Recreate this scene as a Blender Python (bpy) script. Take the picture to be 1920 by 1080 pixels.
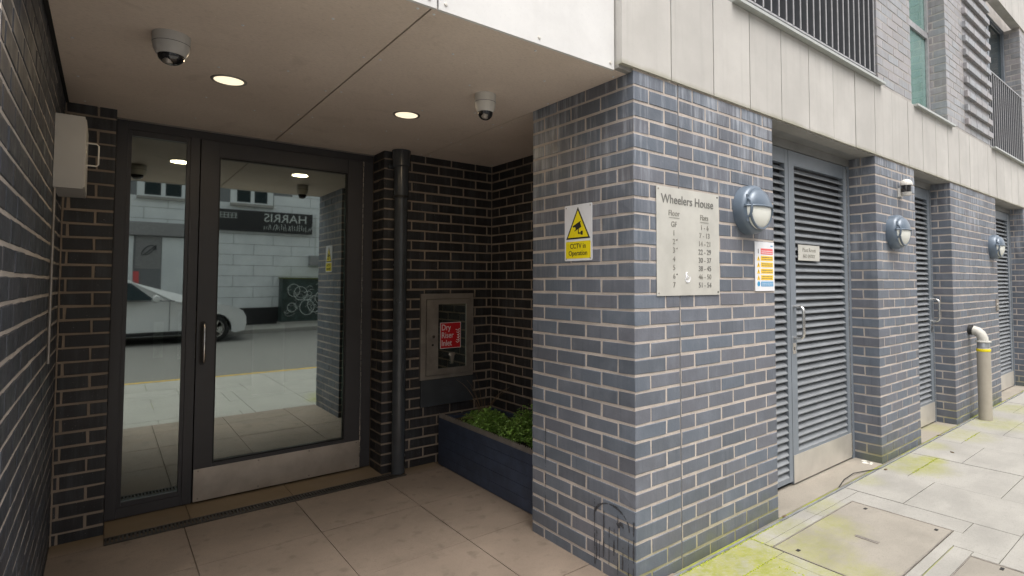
import bpy, bmesh, math, random
from mathutils import Vector, Matrix
R = math.radians
random.seed(7)
for o in list(bpy.data.objects): bpy.data.objects.remove(o)
SC = bpy.context.scene
C = SC.collection

# ---------------------------------------------------------------- camera, sky, sun, exposure
cam = bpy.data.cameras.new('camera'); cam.sensor_width = 36; cam.lens = 36*1030.735/1920
cam.shift_x = -78.5/1920; cam.shift_y = -53.03/1920; cam.clip_start = .02; cam.clip_end = 600
co = bpy.data.objects.new('camera', cam); C.objects.link(co)
co.location = (-1.878, -1.7224, 1.3833); co.rotation_euler = (R(90+2.373), 0, R(-39.1286)); SC.camera = co
W = bpy.data.worlds.new('World'); SC.world = W; W.use_nodes = True
nt = W.node_tree; bg = nt.nodes['Background']
sky = nt.nodes.new('ShaderNodeTexSky'); sky.sky_type = 'NISHITA'; sky.sun_disc = False
sky.sun_elevation = R(66); sky.sun_rotation = R(195); sky.dust_density = 4; sky.air_density = 1.0; sky.ozone_density = 1.0
hs = nt.nodes.new('ShaderNodeHueSaturation'); hs.inputs['Saturation'].default_value = .22
wt = nt.nodes.new('ShaderNodeMix'); wt.data_type = 'RGBA'; wt.blend_type = 'MULTIPLY'; wt.inputs[0].default_value = 1; wt.inputs[7].default_value = (1, .965, .925, 1)
nt.links.new(sky.outputs[0], hs.inputs['Color']); nt.links.new(hs.outputs[0], wt.inputs[6]); nt.links.new(wt.outputs[2], bg.inputs[0]); bg.inputs[1].default_value = .15
sd = bpy.data.lights.new('sun', 'SUN'); sd.energy = .75; sd.angle = R(40); sd.color = (1, .97, .93)
so = bpy.data.objects.new('sun', sd); C.objects.link(so)
# soft light from nearly overhead through thin cloud
sdir = Vector((math.sin(R(195))*math.cos(R(66)), math.cos(R(195))*math.cos(R(66)), math.sin(R(66))))
so.rotation_euler = sdir.to_track_quat('Z', 'Y').to_euler()
SC.view_settings.view_transform = 'Standard'; SC.view_settings.look = 'None'; SC.view_settings.gamma = 1
SC.view_settings.use_curve_mapping = False; SC.view_settings.exposure = 1.3

# ---------------------------------------------------------------- helpers
def link(o, parent=None):
    C.objects.link(o)
    if parent: o.parent = parent
    return o
def tag(o, label=None, cat=None, group=None, kind=None):
    if label: o['label'] = label
    if cat: o['category'] = cat
    if group: o['group'] = group
    if kind: o['kind'] = kind
    return o
def thing(name, label, cat, loc=(0, 0, 0), rz=0, group=None):
    o = bpy.data.objects.new(name, None); o.empty_display_size = .1
    o.location = loc; o.rotation_euler = (0, 0, rz); link(o)
    return tag(o, label, cat, group)
def add_box(bm, x0, x1, y0, y1, z0, z1, M=None):
    vs = [bm.verts.new((x, y, z)) for x in (x0, x1) for y in (y0, y1) for z in (z0, z1)]
    for f in ((0,1,3,2),(4,6,7,5),(0,4,5,1),(2,3,7,6),(0,2,6,4),(1,5,7,3)): bm.faces.new([vs[i] for i in f])
    if M: bmesh.ops.transform(bm, matrix=M, verts=vs)
    return vs
def add_prism(bm, pts, a0, a1, axis='x'):
    """extrude a closed polygon along an axis; pts are (y,z) for x, (x,z) for y, (x,y) for z"""
    def P(a, p): return (a, p[0], p[1]) if axis == 'x' else (p[0], a, p[1]) if axis == 'y' else (p[0], p[1], a)
    A = [bm.verts.new(P(a0, p)) for p in pts]; B = [bm.verts.new(P(a1, p)) for p in pts]; n = len(pts)
    for i in range(n): bm.faces.new((A[i], A[(i+1) % n], B[(i+1) % n], B[i]))
    bm.faces.new(A[::-1]); bm.faces.new(B)
    return A+B
def add_lathe(bm, prof, seg=24, M=None):
    rings = []; out = []
    for r, z in prof:
        if r < 1e-6: v = bm.verts.new((0, 0, z)); rings.append([v]); out.append(v)
        else:
            k = [bm.verts.new((r*math.cos(2*math.pi*i/seg), r*math.sin(2*math.pi*i/seg), z)) for i in range(seg)]; rings.append(k); out += k
    for a, b in zip(rings, rings[1:]):
        for i in range(seg):
            j = (i+1) % seg
            if len(a) == 1 and len(b) == 1: continue
            if len(a) == 1: bm.faces.new((a[0], b[i], b[j]))
            elif len(b) == 1: bm.faces.new((a[i], a[j], b[0]))
            else: bm.faces.new((a[i], a[j], b[j], b[i]))
    if M: bmesh.ops.transform(bm, matrix=M, verts=out)
    return out
def add_tube(bm, pts, r, seg=8, caps=True):
    pts = [Vector(p) for p in pts]; rings = []
    rr = r if isinstance(r, (list, tuple)) else [r]*len(pts)
    ref = None
    for i, p in enumerate(pts):
        t = (pts[min(i+1, len(pts)-1)]-pts[max(i-1, 0)]).normalized()
        if ref is None: ref = Vector((0, 0, 1)) if abs(t.z) < .9 else Vector((1, 0, 0))
        u = (ref-t*ref.dot(t)).normalized(); ref = u; w = t.cross(u)
        rings.append([bm.verts.new(p+(u*math.cos(2*math.pi*k/seg)+w*math.sin(2*math.pi*k/seg))*rr[i]) for k in range(seg)])
    for a, b in zip(rings, rings[1:]):
        for k in range(seg): bm.faces.new((a[k], a[(k+1) % seg], b[(k+1) % seg], b[k]))
    if caps: bm.faces.new(rings[0][::-1]); bm.faces.new(rings[-1])
def mesh(name, bm, mat, smooth=False, bevel=0):
    if bevel:
        es = [e for e in bm.edges if e.calc_face_angle(0) > .6]
        bmesh.ops.bevel(bm, geom=es, offset=bevel, segments=2, affect='EDGES', clamp_overlap=True)
    bmesh.ops.recalc_face_normals(bm, faces=bm.faces)
    me = bpy.data.meshes.new(name); bm.to_mesh(me); bm.free()
    if mat: me.materials.append(mat)
    if smooth:
        for p in me.polygons: p.use_smooth = True
        try: me.set_sharp_from_angle(angle=R(40))
        except Exception: pass
    return me
def obj(name, bm, mat, parent=None, smooth=False, bevel=0, loc=None, rot=None):
    o = bpy.data.objects.new(name, mesh(name, bm, mat, smooth, bevel)); link(o, parent)
    if loc: o.location = loc
    if rot: o.rotation_euler = rot
    return o
def inst(name, me, parent=None, loc=(0, 0, 0), rot=(0, 0, 0)):
    o = bpy.data.objects.new(name, me); link(o, parent); o.location = loc; o.rotation_euler = rot; return o
def box(name, x0, x1, y0, y1, z0, z1, mat, parent=None, bevel=0):
    bm = bmesh.new(); add_box(bm, x0, x1, y0, y1, z0, z1); return obj(name, bm, mat, parent, bevel=bevel)
def arc(cx, cy, r, a0, a1, n=8):
    return [(cx+r*math.cos(R(a0+(a1-a0)*i/n)), cy+r*math.sin(R(a0+(a1-a0)*i/n))) for i in range(n+1)]
def text(s, size, mat, parent, loc, rot, name='lettering', align='CENTER', off=0, sx=1):
    cu = bpy.data.curves.new(name, 'FONT'); cu.body = s; cu.size = size; cu.align_x = align; cu.offset = off; cu.extrude = .0006
    cu.resolution_u = 3
    t = bpy.data.objects.new('tmp', cu); me = bpy.data.meshes.new_from_object(t); bpy.data.objects.remove(t)
    me.name = name; me.materials.clear(); me.materials.append(mat)
    o = inst(name, me, parent, loc, rot); o.scale = (sx, 1, 1); return o

# ---------------------------------------------------------------- materials
class NB:
    def __init__(s, name):
        s.m = bpy.data.materials.new(name); s.m.use_nodes = True; s.t = s.m.node_tree; s.b = s.t.nodes['Principled BSDF']
        s.geo = s.t.nodes.new('ShaderNodeNewGeometry'); s.pos = s.geo.outputs['Position']
    def n(s, ty, **k):
        x = s.t.nodes.new(ty)
        for a, v in k.items(): setattr(x, a, v)
        return x
    def l(s, a, b): s.t.links.new(a, b)
    def val(s, sock, v):
        if hasattr(v, 'links') or hasattr(v, 'is_output'): s.l(v, sock)
        elif isinstance(v, tuple) and len(v) == 3 and sock.type == 'RGBA': sock.default_value = (*v, 1)
        else: sock.default_value = v
    def math(s, op, a, b=0.0, c=None, clamp=False):
        x = s.n('ShaderNodeMath', operation=op, use_clamp=clamp); s.val(x.inputs[0], a); s.val(x.inputs[1], b)
        if c is not None: s.val(x.inputs[2], c)
        return x.outputs[0]
    def map(s, v, scale=(1, 1, 1), loc=(0, 0, 0)):
        x = s.n('ShaderNodeMapping'); s.l(v, x.inputs[0]); x.inputs['Scale'].default_value = scale; s.val(x.inputs['Location'], loc); return x.outputs[0]
    def noise(s, v, scale, detail=4, rough=.55, dist=0):
        x = s.n('ShaderNodeTexNoise'); s.l(v, x.inputs['Vector']); x.inputs['Scale'].default_value = scale
        x.inputs['Detail'].default_value = detail; x.inputs['Roughness'].default_value = rough; x.inputs['Distortion'].default_value = dist
        return x.outputs['Fac']
    def ramp(s, v, a, b, lo=0.0, hi=1.0):
        x = s.n('ShaderNodeMapRange', interpolation_type='SMOOTHSTEP'); s.val(x.inputs[0], v)
        for i, q in enumerate((a, b, lo, hi)): x.inputs[i+1].default_value = q
        return x.outputs[0]
    def mix(s, f, a, b, mode='MIX'):
        x = s.n('ShaderNodeMix', data_type='RGBA', blend_type=mode); s.val(x.inputs[0], f); s.val(x.inputs[6], a); s.val(x.inputs[7], b); return x.outputs[2]
    def sep(s):
        x = s.n('ShaderNodeSeparateXYZ'); s.l(s.pos, x.inputs[0]); return x.outputs
    def rnd(s): return s.n('ShaderNodeObjectInfo').outputs['Random']
    def bump(s, h, st=.3, dist=.01):
        x = s.n('ShaderNodeBump'); x.inputs['Strength'].default_value = st; x.inputs['Distance'].default_value = dist; s.l(h, x.inputs['Height'])
        s.l(x.outputs[0], s.b.inputs['Normal'])
    def set(s, col=None, rough=None, metal=None, spec=None):
        if col is not None: s.val(s.b.inputs['Base Color'], col)
        if rough is not None: s.val(s.b.inputs['Roughness'], rough)
        if metal is not None: s.val(s.b.inputs['Metallic'], metal)
        if spec is not None: s.val(s.b.inputs['Specular IOR Level'], spec)
        return s.m
    def blob(s, cx, cy, r, nz, wob=.5):
        """soft patch of dirt round a ground point, edge broken by noise"""
        X, Y, Z = s.sep()
        d = s.math('SQRT', s.math('ADD', s.math('POWER', s.math('SUBTRACT', X, cx), 2.0), s.math('POWER', s.math('SUBTRACT', Y, cy), 2.0)))
        d = s.math('ADD', d, s.math('MULTIPLY', s.math('SUBTRACT', nz, .5), wob))
        return s.ramp(d, r, r*.35)

def plain(name, col, rough=.5, metal=0, spec=.5, var=.12, scale=30, bump=0):
    b = NB(name); n = b.noise(b.pos, scale)
    c = b.mix(b.ramp(n, .3, .7), tuple(q*(1-var) for q in col), tuple(min(1, q*(1+var)) for q in col))
    b.set(c, b.math('ADD', rough-.06, b.math('MULTIPLY', n, .12)), metal, spec)
    if bump: b.bump(b.noise(b.pos, scale*6), bump, .003)
    return b.m

def brick_material(name, base, bloom=0.0, light=1.0):
    b = NB(name); r = b.rnd(); X, Y, Z = b.sep()
    tc = b.n('ShaderNodeTexCoord').outputs['Object']
    mp = b.n('ShaderNodeMapping'); b.l(tc, mp.inputs[0]); cmb = b.n('ShaderNodeCombineXYZ'); b.l(b.math('MULTIPLY', r, 37.0), cmb.inputs[0]); b.l(b.math('MULTIPLY', r, 91.0), cmb.inputs[1]); b.l(cmb.outputs[0], mp.inputs['Location'])
    v = mp.outputs[0]
    blue = tuple(q*light for q in (base[0]*.93, base[1]*1.0, base[2]*1.05)); pur = tuple(q*light for q in (base[0]*1.04, base[1]*.985, base[2]*.98)); dk = tuple(q*.62*light for q in base)
    c = b.mix(b.ramp(r, .1, .9), blue, pur)
    r2 = b.math('FRACT', b.math('MULTIPLY', r, 17.3))
    c = b.mix(b.math('MULTIPLY', b.ramp(r2, .5, 1.0), .5), c, dk)
    n1 = b.noise(v, 9, 5, .6); c = b.mix(b.math('MULTIPLY', b.ramp(n1, .42, .75), .45), c, tuple(q*1.5*light for q in base))
    n2 = b.noise(v, 70, 3, .6); c = b.mix(b.math('MULTIPLY', b.ramp(n2, .55, .8), .35), c, dk)
    # pale lime bloom, run-off streaks and painted sheen, stronger towards the top
    st = b.noise(b.map(b.pos, (26, 26, 2.2)), 1, 5, .65); lg = b.noise(b.pos, 2.3, 3)
    up = b.ramp(Z, 1.25, 2.25)
    bl = b.math('MULTIPLY', b.ramp(b.math('ADD', b.math('MULTIPLY', st, .6), b.math('MULTIPLY', lg, .4)), .46, .66), b.math('ADD', b.math('MULTIPLY', up, bloom), .06))
    c = b.mix(bl, c, (.42, .45, .5))
    # green algae on the lowest courses
    al = b.math('MULTIPLY', b.ramp(b.math('ADD', Z, b.math('MULTIPLY', b.noise(b.pos, 7, 4), .3)), .34, .1), b.ramp(b.noise(b.pos, 3.1), .42, .6))
    al = b.math('MULTIPLY', al, b.ramp(Y, .25, .03))
    c = b.mix(b.math('MULTIPLY', al, .55), c, (.13, .15, .04))
    dr_ = b.noise(b.map(b.pos, (38, 38, 1.6), (3, 7, 1)), 1, 4, .6); c = b.mix(b.math('MULTIPLY', b.ramp(dr_, .58, .74), .45), c, tuple(q*.4*light for q in base))
    gr_ = b.math('MULTIPLY', b.ramp(b.math('ADD', Z, b.math('MULTIPLY', lg, .35)), .5, .1), b.ramp(n1, .3, .65)); c = b.mix(b.math('MULTIPLY', gr_, .5), c, tuple(q*.45*light for q in base))
    spk = b.ramp(b.noise(b.pos, 150, 2, .5), .72, .76); c = b.mix(b.math('MULTIPLY', spk, .4), c, (.4, .4, .4))
    b.set(c, b.ramp(n1, .3, .7, .4, .66), 0, .5)
    h = b.math('ADD', b.math('MULTIPLY', n2, .35), b.math('MULTIPLY', n1, .9)); b.bump(h, .35, .006)
    return b.m
def mortar_material(name, col):
    b = NB(name); X, Y, Z = b.sep(); n = b.noise(b.pos, 5, 4); n2 = b.noise(b.pos, 90, 3)
    c = b.mix(b.ramp(n, .35, .7), tuple(q*.86 for q in col), tuple(q*1.08 for q in col)); c = b.mix(b.math('MULTIPLY', b.ramp(n2, .5, .75), .3), c, tuple(q*.6 for q in col))
    al = b.math('MULTIPLY', b.ramp(b.math('ADD', Z, b.math('MULTIPLY', b.noise(b.pos, 6, 4), .3)), .42, .12), b.ramp(Y, .25, .03))
    c = b.mix(b.math('MULTIPLY', al, .8), c, (.2, .2, .05))
    b.set(c, .9, 0, .2); b.bump(n2, .5, .004); return b.m
M = {}
M['brick'] = brick_material('blue_engineering_brick', (.118, .131, .156), .7)
M['brick_in'] = brick_material('painted_shade_brick', (.021, .0205, .022), .0)  # same brick as the pier, with the recess shade put into its colour
M['brick_up'] = brick_material('painted_sheen_brick', (.25, .245, .25), .2); M['brick_up'].node_tree.nodes['Principled BSDF'].inputs['Coat Weight'].default_value = .35; M['brick_up'].node_tree.nodes['Principled BSDF'].inputs['Coat Roughness'].default_value = .3  # paler than the pier brick: grazing sheen put into the base colour
M['brick_side'] = brick_material('painted_shade_side_brick', (.034, .038, .048), .0); M['mortar_side'] = mortar_material('side_wall_mortar', (.42, .38, .345)); M['mortar'] = mortar_material('mortar', (.46, .41, .37))  # side wall brick is the pier brick darkened, its shade painted in
M['mortar_in'] = mortar_material('painted_shade_mortar', (.27, .22, .175))  # darkness of the recess painted into the mortar as brown
M['mortar_up'] = mortar_material('upper_mortar', (.42, .40, .38))

def concrete(name, col, streak=.25, moss=True):
    b = NB(name); r = b.rnd(); X, Y, Z = b.sep()
    n = b.noise(b.pos, 2.5, 6, .6); s = b.noise(b.map(b.pos, (14, 14, .8)), 1, 4, .6); f = b.noise(b.pos, 120, 2)
    c = b.mix(b.ramp(n, .3, .7), tuple(q*.9 for q in col), tuple(q*1.06 for q in col))
    c = b.mix(b.math('MULTIPLY', r, .3), c, tuple(q*.72 for q in col))
    c = b.mix(b.math('MULTIPLY', b.ramp(s, .5, .75), streak), c, tuple(q*.68 for q in col))
    c = b.mix(b.math('MULTIPLY', b.ramp(f, .6, .8), .18), c, tuple(q*.6 for q in col))
    if moss:
        e = b.math('MULTIPLY', b.ramp(b.math('ADD', Z, b.math('MULTIPLY', n, .05)), 2.435, 2.405), .4); c = b.mix(e, c, (.2, .19, .08))
    b.set(c, .8, 0, .3); b.bump(b.math('ADD', n, b.math('MULTIPLY', f, .2)), .12, .004); return b.m
M['concrete'] = concrete('pale_precast_concrete', (.50, .487, .462), .38)
M['conc_edge'] = concrete('grey_concrete', (.3, .29, .27), moss=False)
M['white_panel'] = concrete('white_fascia_board', (.66, .66, .655), .10, moss=False)
b = NB('beige_soffit_board')
n = b.noise(b.pos, 1.4, 5); f = b.noise(b.map(b.pos, (60, 240, 60)), 1, 3, .7); g = b.noise(b.pos, 55, 4, .7)
c = b.mix(b.ramp(n, .3, .7), (.64, .545, .465), (.73, .63, .545)); c = b.mix(b.math('MULTIPLY', b.ramp(f, .45, .72), .35), c, (.36, .30, .26)); c = b.mix(b.math('MULTIPLY', b.ramp(g, .6, .75), .35), c, (.27, .22, .19))
w_ = b.noise(b.pos, 3.3, 5, .7, 1.0); c = b.mix(b.math('MULTIPLY', b.ramp(w_, .55, .7), .22), c, (.38, .31, .25)); sp_ = b.ramp(b.noise(b.pos, 75, 1, .5), .77, .8); c = b.mix(b.math('MULTIPLY', sp_, .6), c, (.9, .85, .78)); b.set(c, .72, 0, .35); b.bump(f, .12, .002); M['soffit'] = b.m
M['dark_gap'] = plain('black_gap', (.012, .012, .012), .9)
M['frame'] = plain('dark_grey_aluminium', (.043, .042, .046), .42, 0, .5, .05, 8)
M['frame_edge'] = plain('black_gasket', (.012, .012, .012), .6)
b = NB('brushed_steel'); s = b.noise(b.map(b.pos, (3, 3, 260)), 1, 3, .6); n = b.noise(b.pos, 7, 4)
b.set(b.mix(b.ramp(n, .3, .7), (.52, .475, .42), (.64, .59, .53)), b.math('ADD', .26, b.math('MULTIPLY', s, .2)), .85); b.bump(s, .05, .001); M['steel'] = b.m
M['grate'] = plain('dirty_cast_grate', (.05, .045, .04), .6, .3, .5, .3, 20); M['mastic'] = plain('grey_mastic', (.12, .12, .125), .8); M['steel_dark'] = plain('dull_steel', (.33, .30, .27), .45, .6, .5, .15, 9)
M['chrome'] = plain('bright_steel', (.7, .69, .67), .22, 1, .5, .05, 20)
M['plaque'] = plain('satin_steel_plaque', (.56, .55, .505), .4, .3, .5, .08, 6)
M['grey_paint'] = plain('blue_grey_paint', (.17, .195, .225), .42, 0, .5, .06, 7)
M['slat_paint'] = plain('grey_louvre_paint', (.195, .21, .225), .5, 0, .5, .08, 7)
M['lamp_grey'] = plain('blue_grey_cast_metal', (.115, .15, .195), .33, .15, .6, .08, 12)
b = NB('frosted_glass'); b.set((.74, .75, .70), .28, 0, .5); b.b.inputs['Subsurface Weight'].default_value = .0; M['frost'] = b.m
M['pipe'] = plain('grey_plastic_pipe', (.05, .056, .064), .25, 0, .6, .08, 10)
M['steel_light'] = plain('pale_scuffed_steel', (.56, .53, .48), .42, .5, .5, .08, 5); M['white_plastic'] = plain('off_white_plastic', (.6, .58, .54), .4, 0, .5, .03, 10)
M['cab_white'] = plain('white_painted_cabinet', (.47, .46, .445), .45, 0, .5, .03, 6)
M['black_glass'] = plain('smoked_dome', (.012, .012, .014), .06, 0, .9, .02)
M['navy'] = plain('navy_paint', (.032, .044, .075), .5, 0, .45, .22, 14, .15)
M['soil'] = plain('soil', (.03, .022, .014), .95)
M['black'] = plain('black_print', (.015, .015, .015), .6)
M['faded'] = plain('faded_print', (.22, .215, .19), .6, var=.3, scale=60)
M['engrave'] = plain('dark_grey_print', (.15, .15, .14), .6)
M['yellow'] = plain('yellow_print', (.80, .66, .01), .45, var=.03)
M['amber'] = plain('amber_print', (.85, .55, .02), .5, var=.05)
M['signwhite'] = plain('white_sign_plastic', (.72, .73, .76), .35, var=.02)
M['red'] = plain('red_print', (.5, .012, .02), .4, var=.04)
M['hazred'] = plain('faded_red_print', (.72, .12, .12), .5, var=.04)
M['blue'] = plain('blue_print', (.02, .26, .52), .45, var=.04)
M['bollard'] = plain('stone_coloured_paint', (.36, .33, .275), .5, 0, .5, .06, 8, .05)
M['elbow'] = plain('white_rubbed_pipe', (.46, .45, .41), .5, 0, .5, .12, 20)
M['zinc'] = plain('galvanised_steel', (.42, .44, .46), .4, .7, .5, .15, 14)
M['lintel'] = plain('grey_lintel_paint', (.2, .2, .195), .6, var=.12, scale=5)
M['asphalt'] = plain('asphalt', (.15, .147, .14), .85, var=.25, scale=40, bump=.4)
M['kerb'] = concrete('kerb_stone', (.36, .35, .33), moss=False)
M['road_yellow'] = plain('worn_yellow_line', (.5, .33, .04), .7, var=.25, scale=14)
M['white_wall'] = plain('white_painted_block', (.74, .78, .80), .7, var=.05, scale=2.5)
M['wall_joint'] = plain('grey_block_joint', (.2, .21, .22), .9)  # dark mortar lines between the white blocks
M['plinth'] = plain('black_plinth', (.02, .02, .022), .6)
M['shutter'] = plain('grey_roller_shutter', (.3, .3, .31), .45, .3)
M['win_glass'] = plain('window_glass', (.015, .028, .032), .12, 0, .25, .02)
M['carpaint'] = plain('white_car_paint', (.75, .77, .78), .16, 0, .6, .01); M['carpaint'].node_tree.nodes['Principled BSDF'].inputs['Coat Weight'].default_value = .6
M['tyre'] = plain('tyre_rubber', (.02, .02, .02), .8)
M['cab_green'] = plain('green_black_street_cabinet', (.03, .05, .045), .5, var=.5, scale=5)
M['cab_top'] = plain('mossy_cabinet_top', (.12, .14, .03), .8, var=.4); M['graffiti'] = plain('white_spray_paint', (.6, .64, .62), .6, var=.1)
M['graffiti_dark'] = plain('black_spray_paint', (.04, .043, .052), .5, var=.4, scale=60)
M['moss'] = plain('yellow_green_moss', (.3, .34, .03), .95, var=.25, scale=60, bump=.5)
M['wood_grey'] = plain('grey_sill_coating', (.42, .44, .42), .4, .3, .5, .06)
M['rail'] = plain('dark_grey_railing', (.10, .105, .115), .4, .2, .5, .06)
M['rail_edge'] = plain('mid_grey_railing', (.36, .36, .37), .4, .2)
M['curtain'] = plain('white_curtain', (.7, .7, .68), .9, var=.05)
M['lobby'] = plain('lobby_grey', (.1, .1, .09), .8, var=.1, scale=3)
M['paper'] = plain('white_notice_paper', (.8, .8, .74), .8, var=.02)
M['cable'] = plain('black_cable', (.01, .01, .01), .5)
M['leaf'] = plain('fresh_green_leaf', (.13, .235, .04), .5, var=.6, scale=45)
M['deadleaf'] = plain('dry_brown_leaf', (.12, .08, .045), .8, var=.4, scale=30)
# door glass: coated pane, part mirror, part see-through
b = NB('coated_door_glass'); t = b.t
gl = b.n('ShaderNodeBsdfGlossy'); gl.inputs['Color'].default_value = (.78, .86, .83, 1); gl.inputs['Roughness'].default_value = .018
tr = b.n('ShaderNodeBsdfTransparent'); tr.inputs['Color'].default_value = (.45, .5, .46, 1)
lw = b.n('ShaderNodeFresnel'); lw.inputs[0].default_value = 1.5
fac = b.math('ADD', .36, b.math('MULTIPLY', lw.outputs[0], 1.2), clamp=True)
mx = b.n('ShaderNodeMixShader'); b.l(fac, mx.inputs[0]); b.l(tr.outputs[0], mx.inputs[1]); b.l(gl.outputs[0], mx.inputs[2])
wv = b.n('ShaderNodeBump'); wv.inputs['Strength'].default_value = .035; wv.inputs['Distance'].default_value = .02; b.l(b.noise(b.pos, 1.3, 1), wv.inputs['Height']); b.l(wv.outputs[0], gl.inputs['Normal'])
b.l(mx.outputs[0], t.nodes['Material Output'].inputs['Surface']); M['glass'] = b.m
b = NB('green_tinted_window'); X, Y, Z = b.sep(); b.set(b.mix(b.ramp(b.noise(b.pos, 1.5, 2), .3, .7), (.10, .24, .21), (.2, .36, .33)), .04, 0, 1.0); b.b.inputs['Coat Weight'].default_value = 1.0; M['green_glass'] = b.m
b = NB('warm_lit_diffuser'); b.set((.9, .85, .75), .5); b.b.inputs['Emission Color'].default_value = (1, .86, .62, 1); b.b.inputs['Emission Strength'].default_value = .45; M['lit'] = b.m

# paving: pale slabs with algae patches, darker brown slabs inside the entrance
def paving(name, col, mossy, inner=False):
    b = NB(name); r = b.rnd(); X, Y, Z = b.sep(); n = b.noise(b.pos, 3.2, 6, .6); m = b.noise(b.pos, 14, 5, .65); f = b.noise(b.pos, 160, 3, .7)
    c = b.mix(b.ramp(n, .3, .7), tuple(q*.88 for q in col), tuple(q*1.07 for q in col))
    c = b.mix(b.math('MULTIPLY', r, .22), c, tuple(q*.78 for q in col))
    c = b.mix(b.math('MULTIPLY', b.ramp(f, .5, .68), .42), c, tuple(q*.5 for q in col)); c = b.mix(b.math('MULTIPLY', b.ramp(b.noise(b.pos, 38, 4, .7), .52, .7), .3), c, tuple(q*.62 for q in col))
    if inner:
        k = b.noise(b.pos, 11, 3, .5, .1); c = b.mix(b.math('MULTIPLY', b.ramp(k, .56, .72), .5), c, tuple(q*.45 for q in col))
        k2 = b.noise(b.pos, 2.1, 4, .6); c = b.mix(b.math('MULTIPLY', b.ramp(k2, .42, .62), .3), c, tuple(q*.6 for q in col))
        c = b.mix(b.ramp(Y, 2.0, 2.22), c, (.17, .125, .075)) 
    if mossy:
        tot = None
        for (cx, cy, rr, w) in mossy:
            q = b.math('MULTIPLY', b.blob(cx, cy, rr, m, .5*rr+.1), w); tot = q if tot is None else b.math('MAXIMUM', tot, q)
        g = b.math('MULTIPLY', b.math('MULTIPLY', tot, b.ramp(b.noise(b.pos, 55, 5, .75), .3, .62, .35, 1.0)), b.ramp(b.noise(b.pos, 6, 5, .6), .32, .5, .35, 1.0))
        c = b.mix(g, c, (.27, .275, .085)); g2 = b.math('MULTIPLY', g, b.ramp(m, .45, .62)); c = b.mix(b.math('MULTIPLY', g2, .6), c, (.20, .225, .025))
    vo = b.n('ShaderNodeTexVoronoi'); b.l(b.pos, vo.inputs['Vector']); vo.inputs['Scale'].default_value = 5.5
    gum = b.math('MULTIPLY', b.ramp(vo.outputs['Distance'], .085, .06), b.ramp(b.n('ShaderNodeSeparateColor').outputs[0] if 0 else vo.outputs['Color'], .35, .3)); c = b.mix(b.math('MULTIPLY', gum, .35), c, tuple(q*.4 for q in col))
    dm = b.noise(b.map(b.pos, (1.2, 3.0, 1)), 1, 5, .7); c = b.mix(b.math('MULTIPLY', b.ramp(dm, .48, .66), .28), c, tuple(q*.6 for q in col))
    b.set(c, b.ramp(n, .3, .7, .62, .8), 0, .35); b.bump(b.math('ADD', b.math('MULTIPLY', m, .5), b.math('MULTIPLY', f, .35)), .3, .005); return b.m
spots = [(.55, -.12, .5, 1.15), (1.6, -.05, .2, .5), (2.3, -.05, .18, .35), (3.6, -.06, .2, .5), (.35, -.5, .4, .8), (.2, -.3, .3, .9), (1.15, -.10, .22, .5), (2.92, -.12, .36, .8), (3.15, -.2, .15, 1), (4.2, -.12, .35, .4), (4.95, -.22, .42, .55), (5.9, -.2, .4, .5), (.9, -.5, .25, .7)]
M['slab'] = paving('pale_paving_slab', (.325, .317, .292), spots)
M['slab_in'] = paving('brown_entrance_slab', (.225, .18, .143), None, True)
M['cover'] = paving('gritty_cover_infill', (.275, .255, .22), [(1.0, -.3, .3, .55), (1.35, -.22, .25, .55), (.9, -.6, .25, .5)])
M['threshold'] = paving('worn_threshold', (.29, .265, .225), [(4.3, .1, .25, .45)])
b = NB('slab_joint_dirt'); m = b.noise(b.pos, 2.2, 4); b.set(b.mix(b.ramp(m, .42, .58), (.17, .16, .135), (.24, .26, .05)), .95, 0, .1); M['joint'] = b.m
M['joint_in'] = plain('earthy_joint', (.12, .092, .065), .95)

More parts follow.
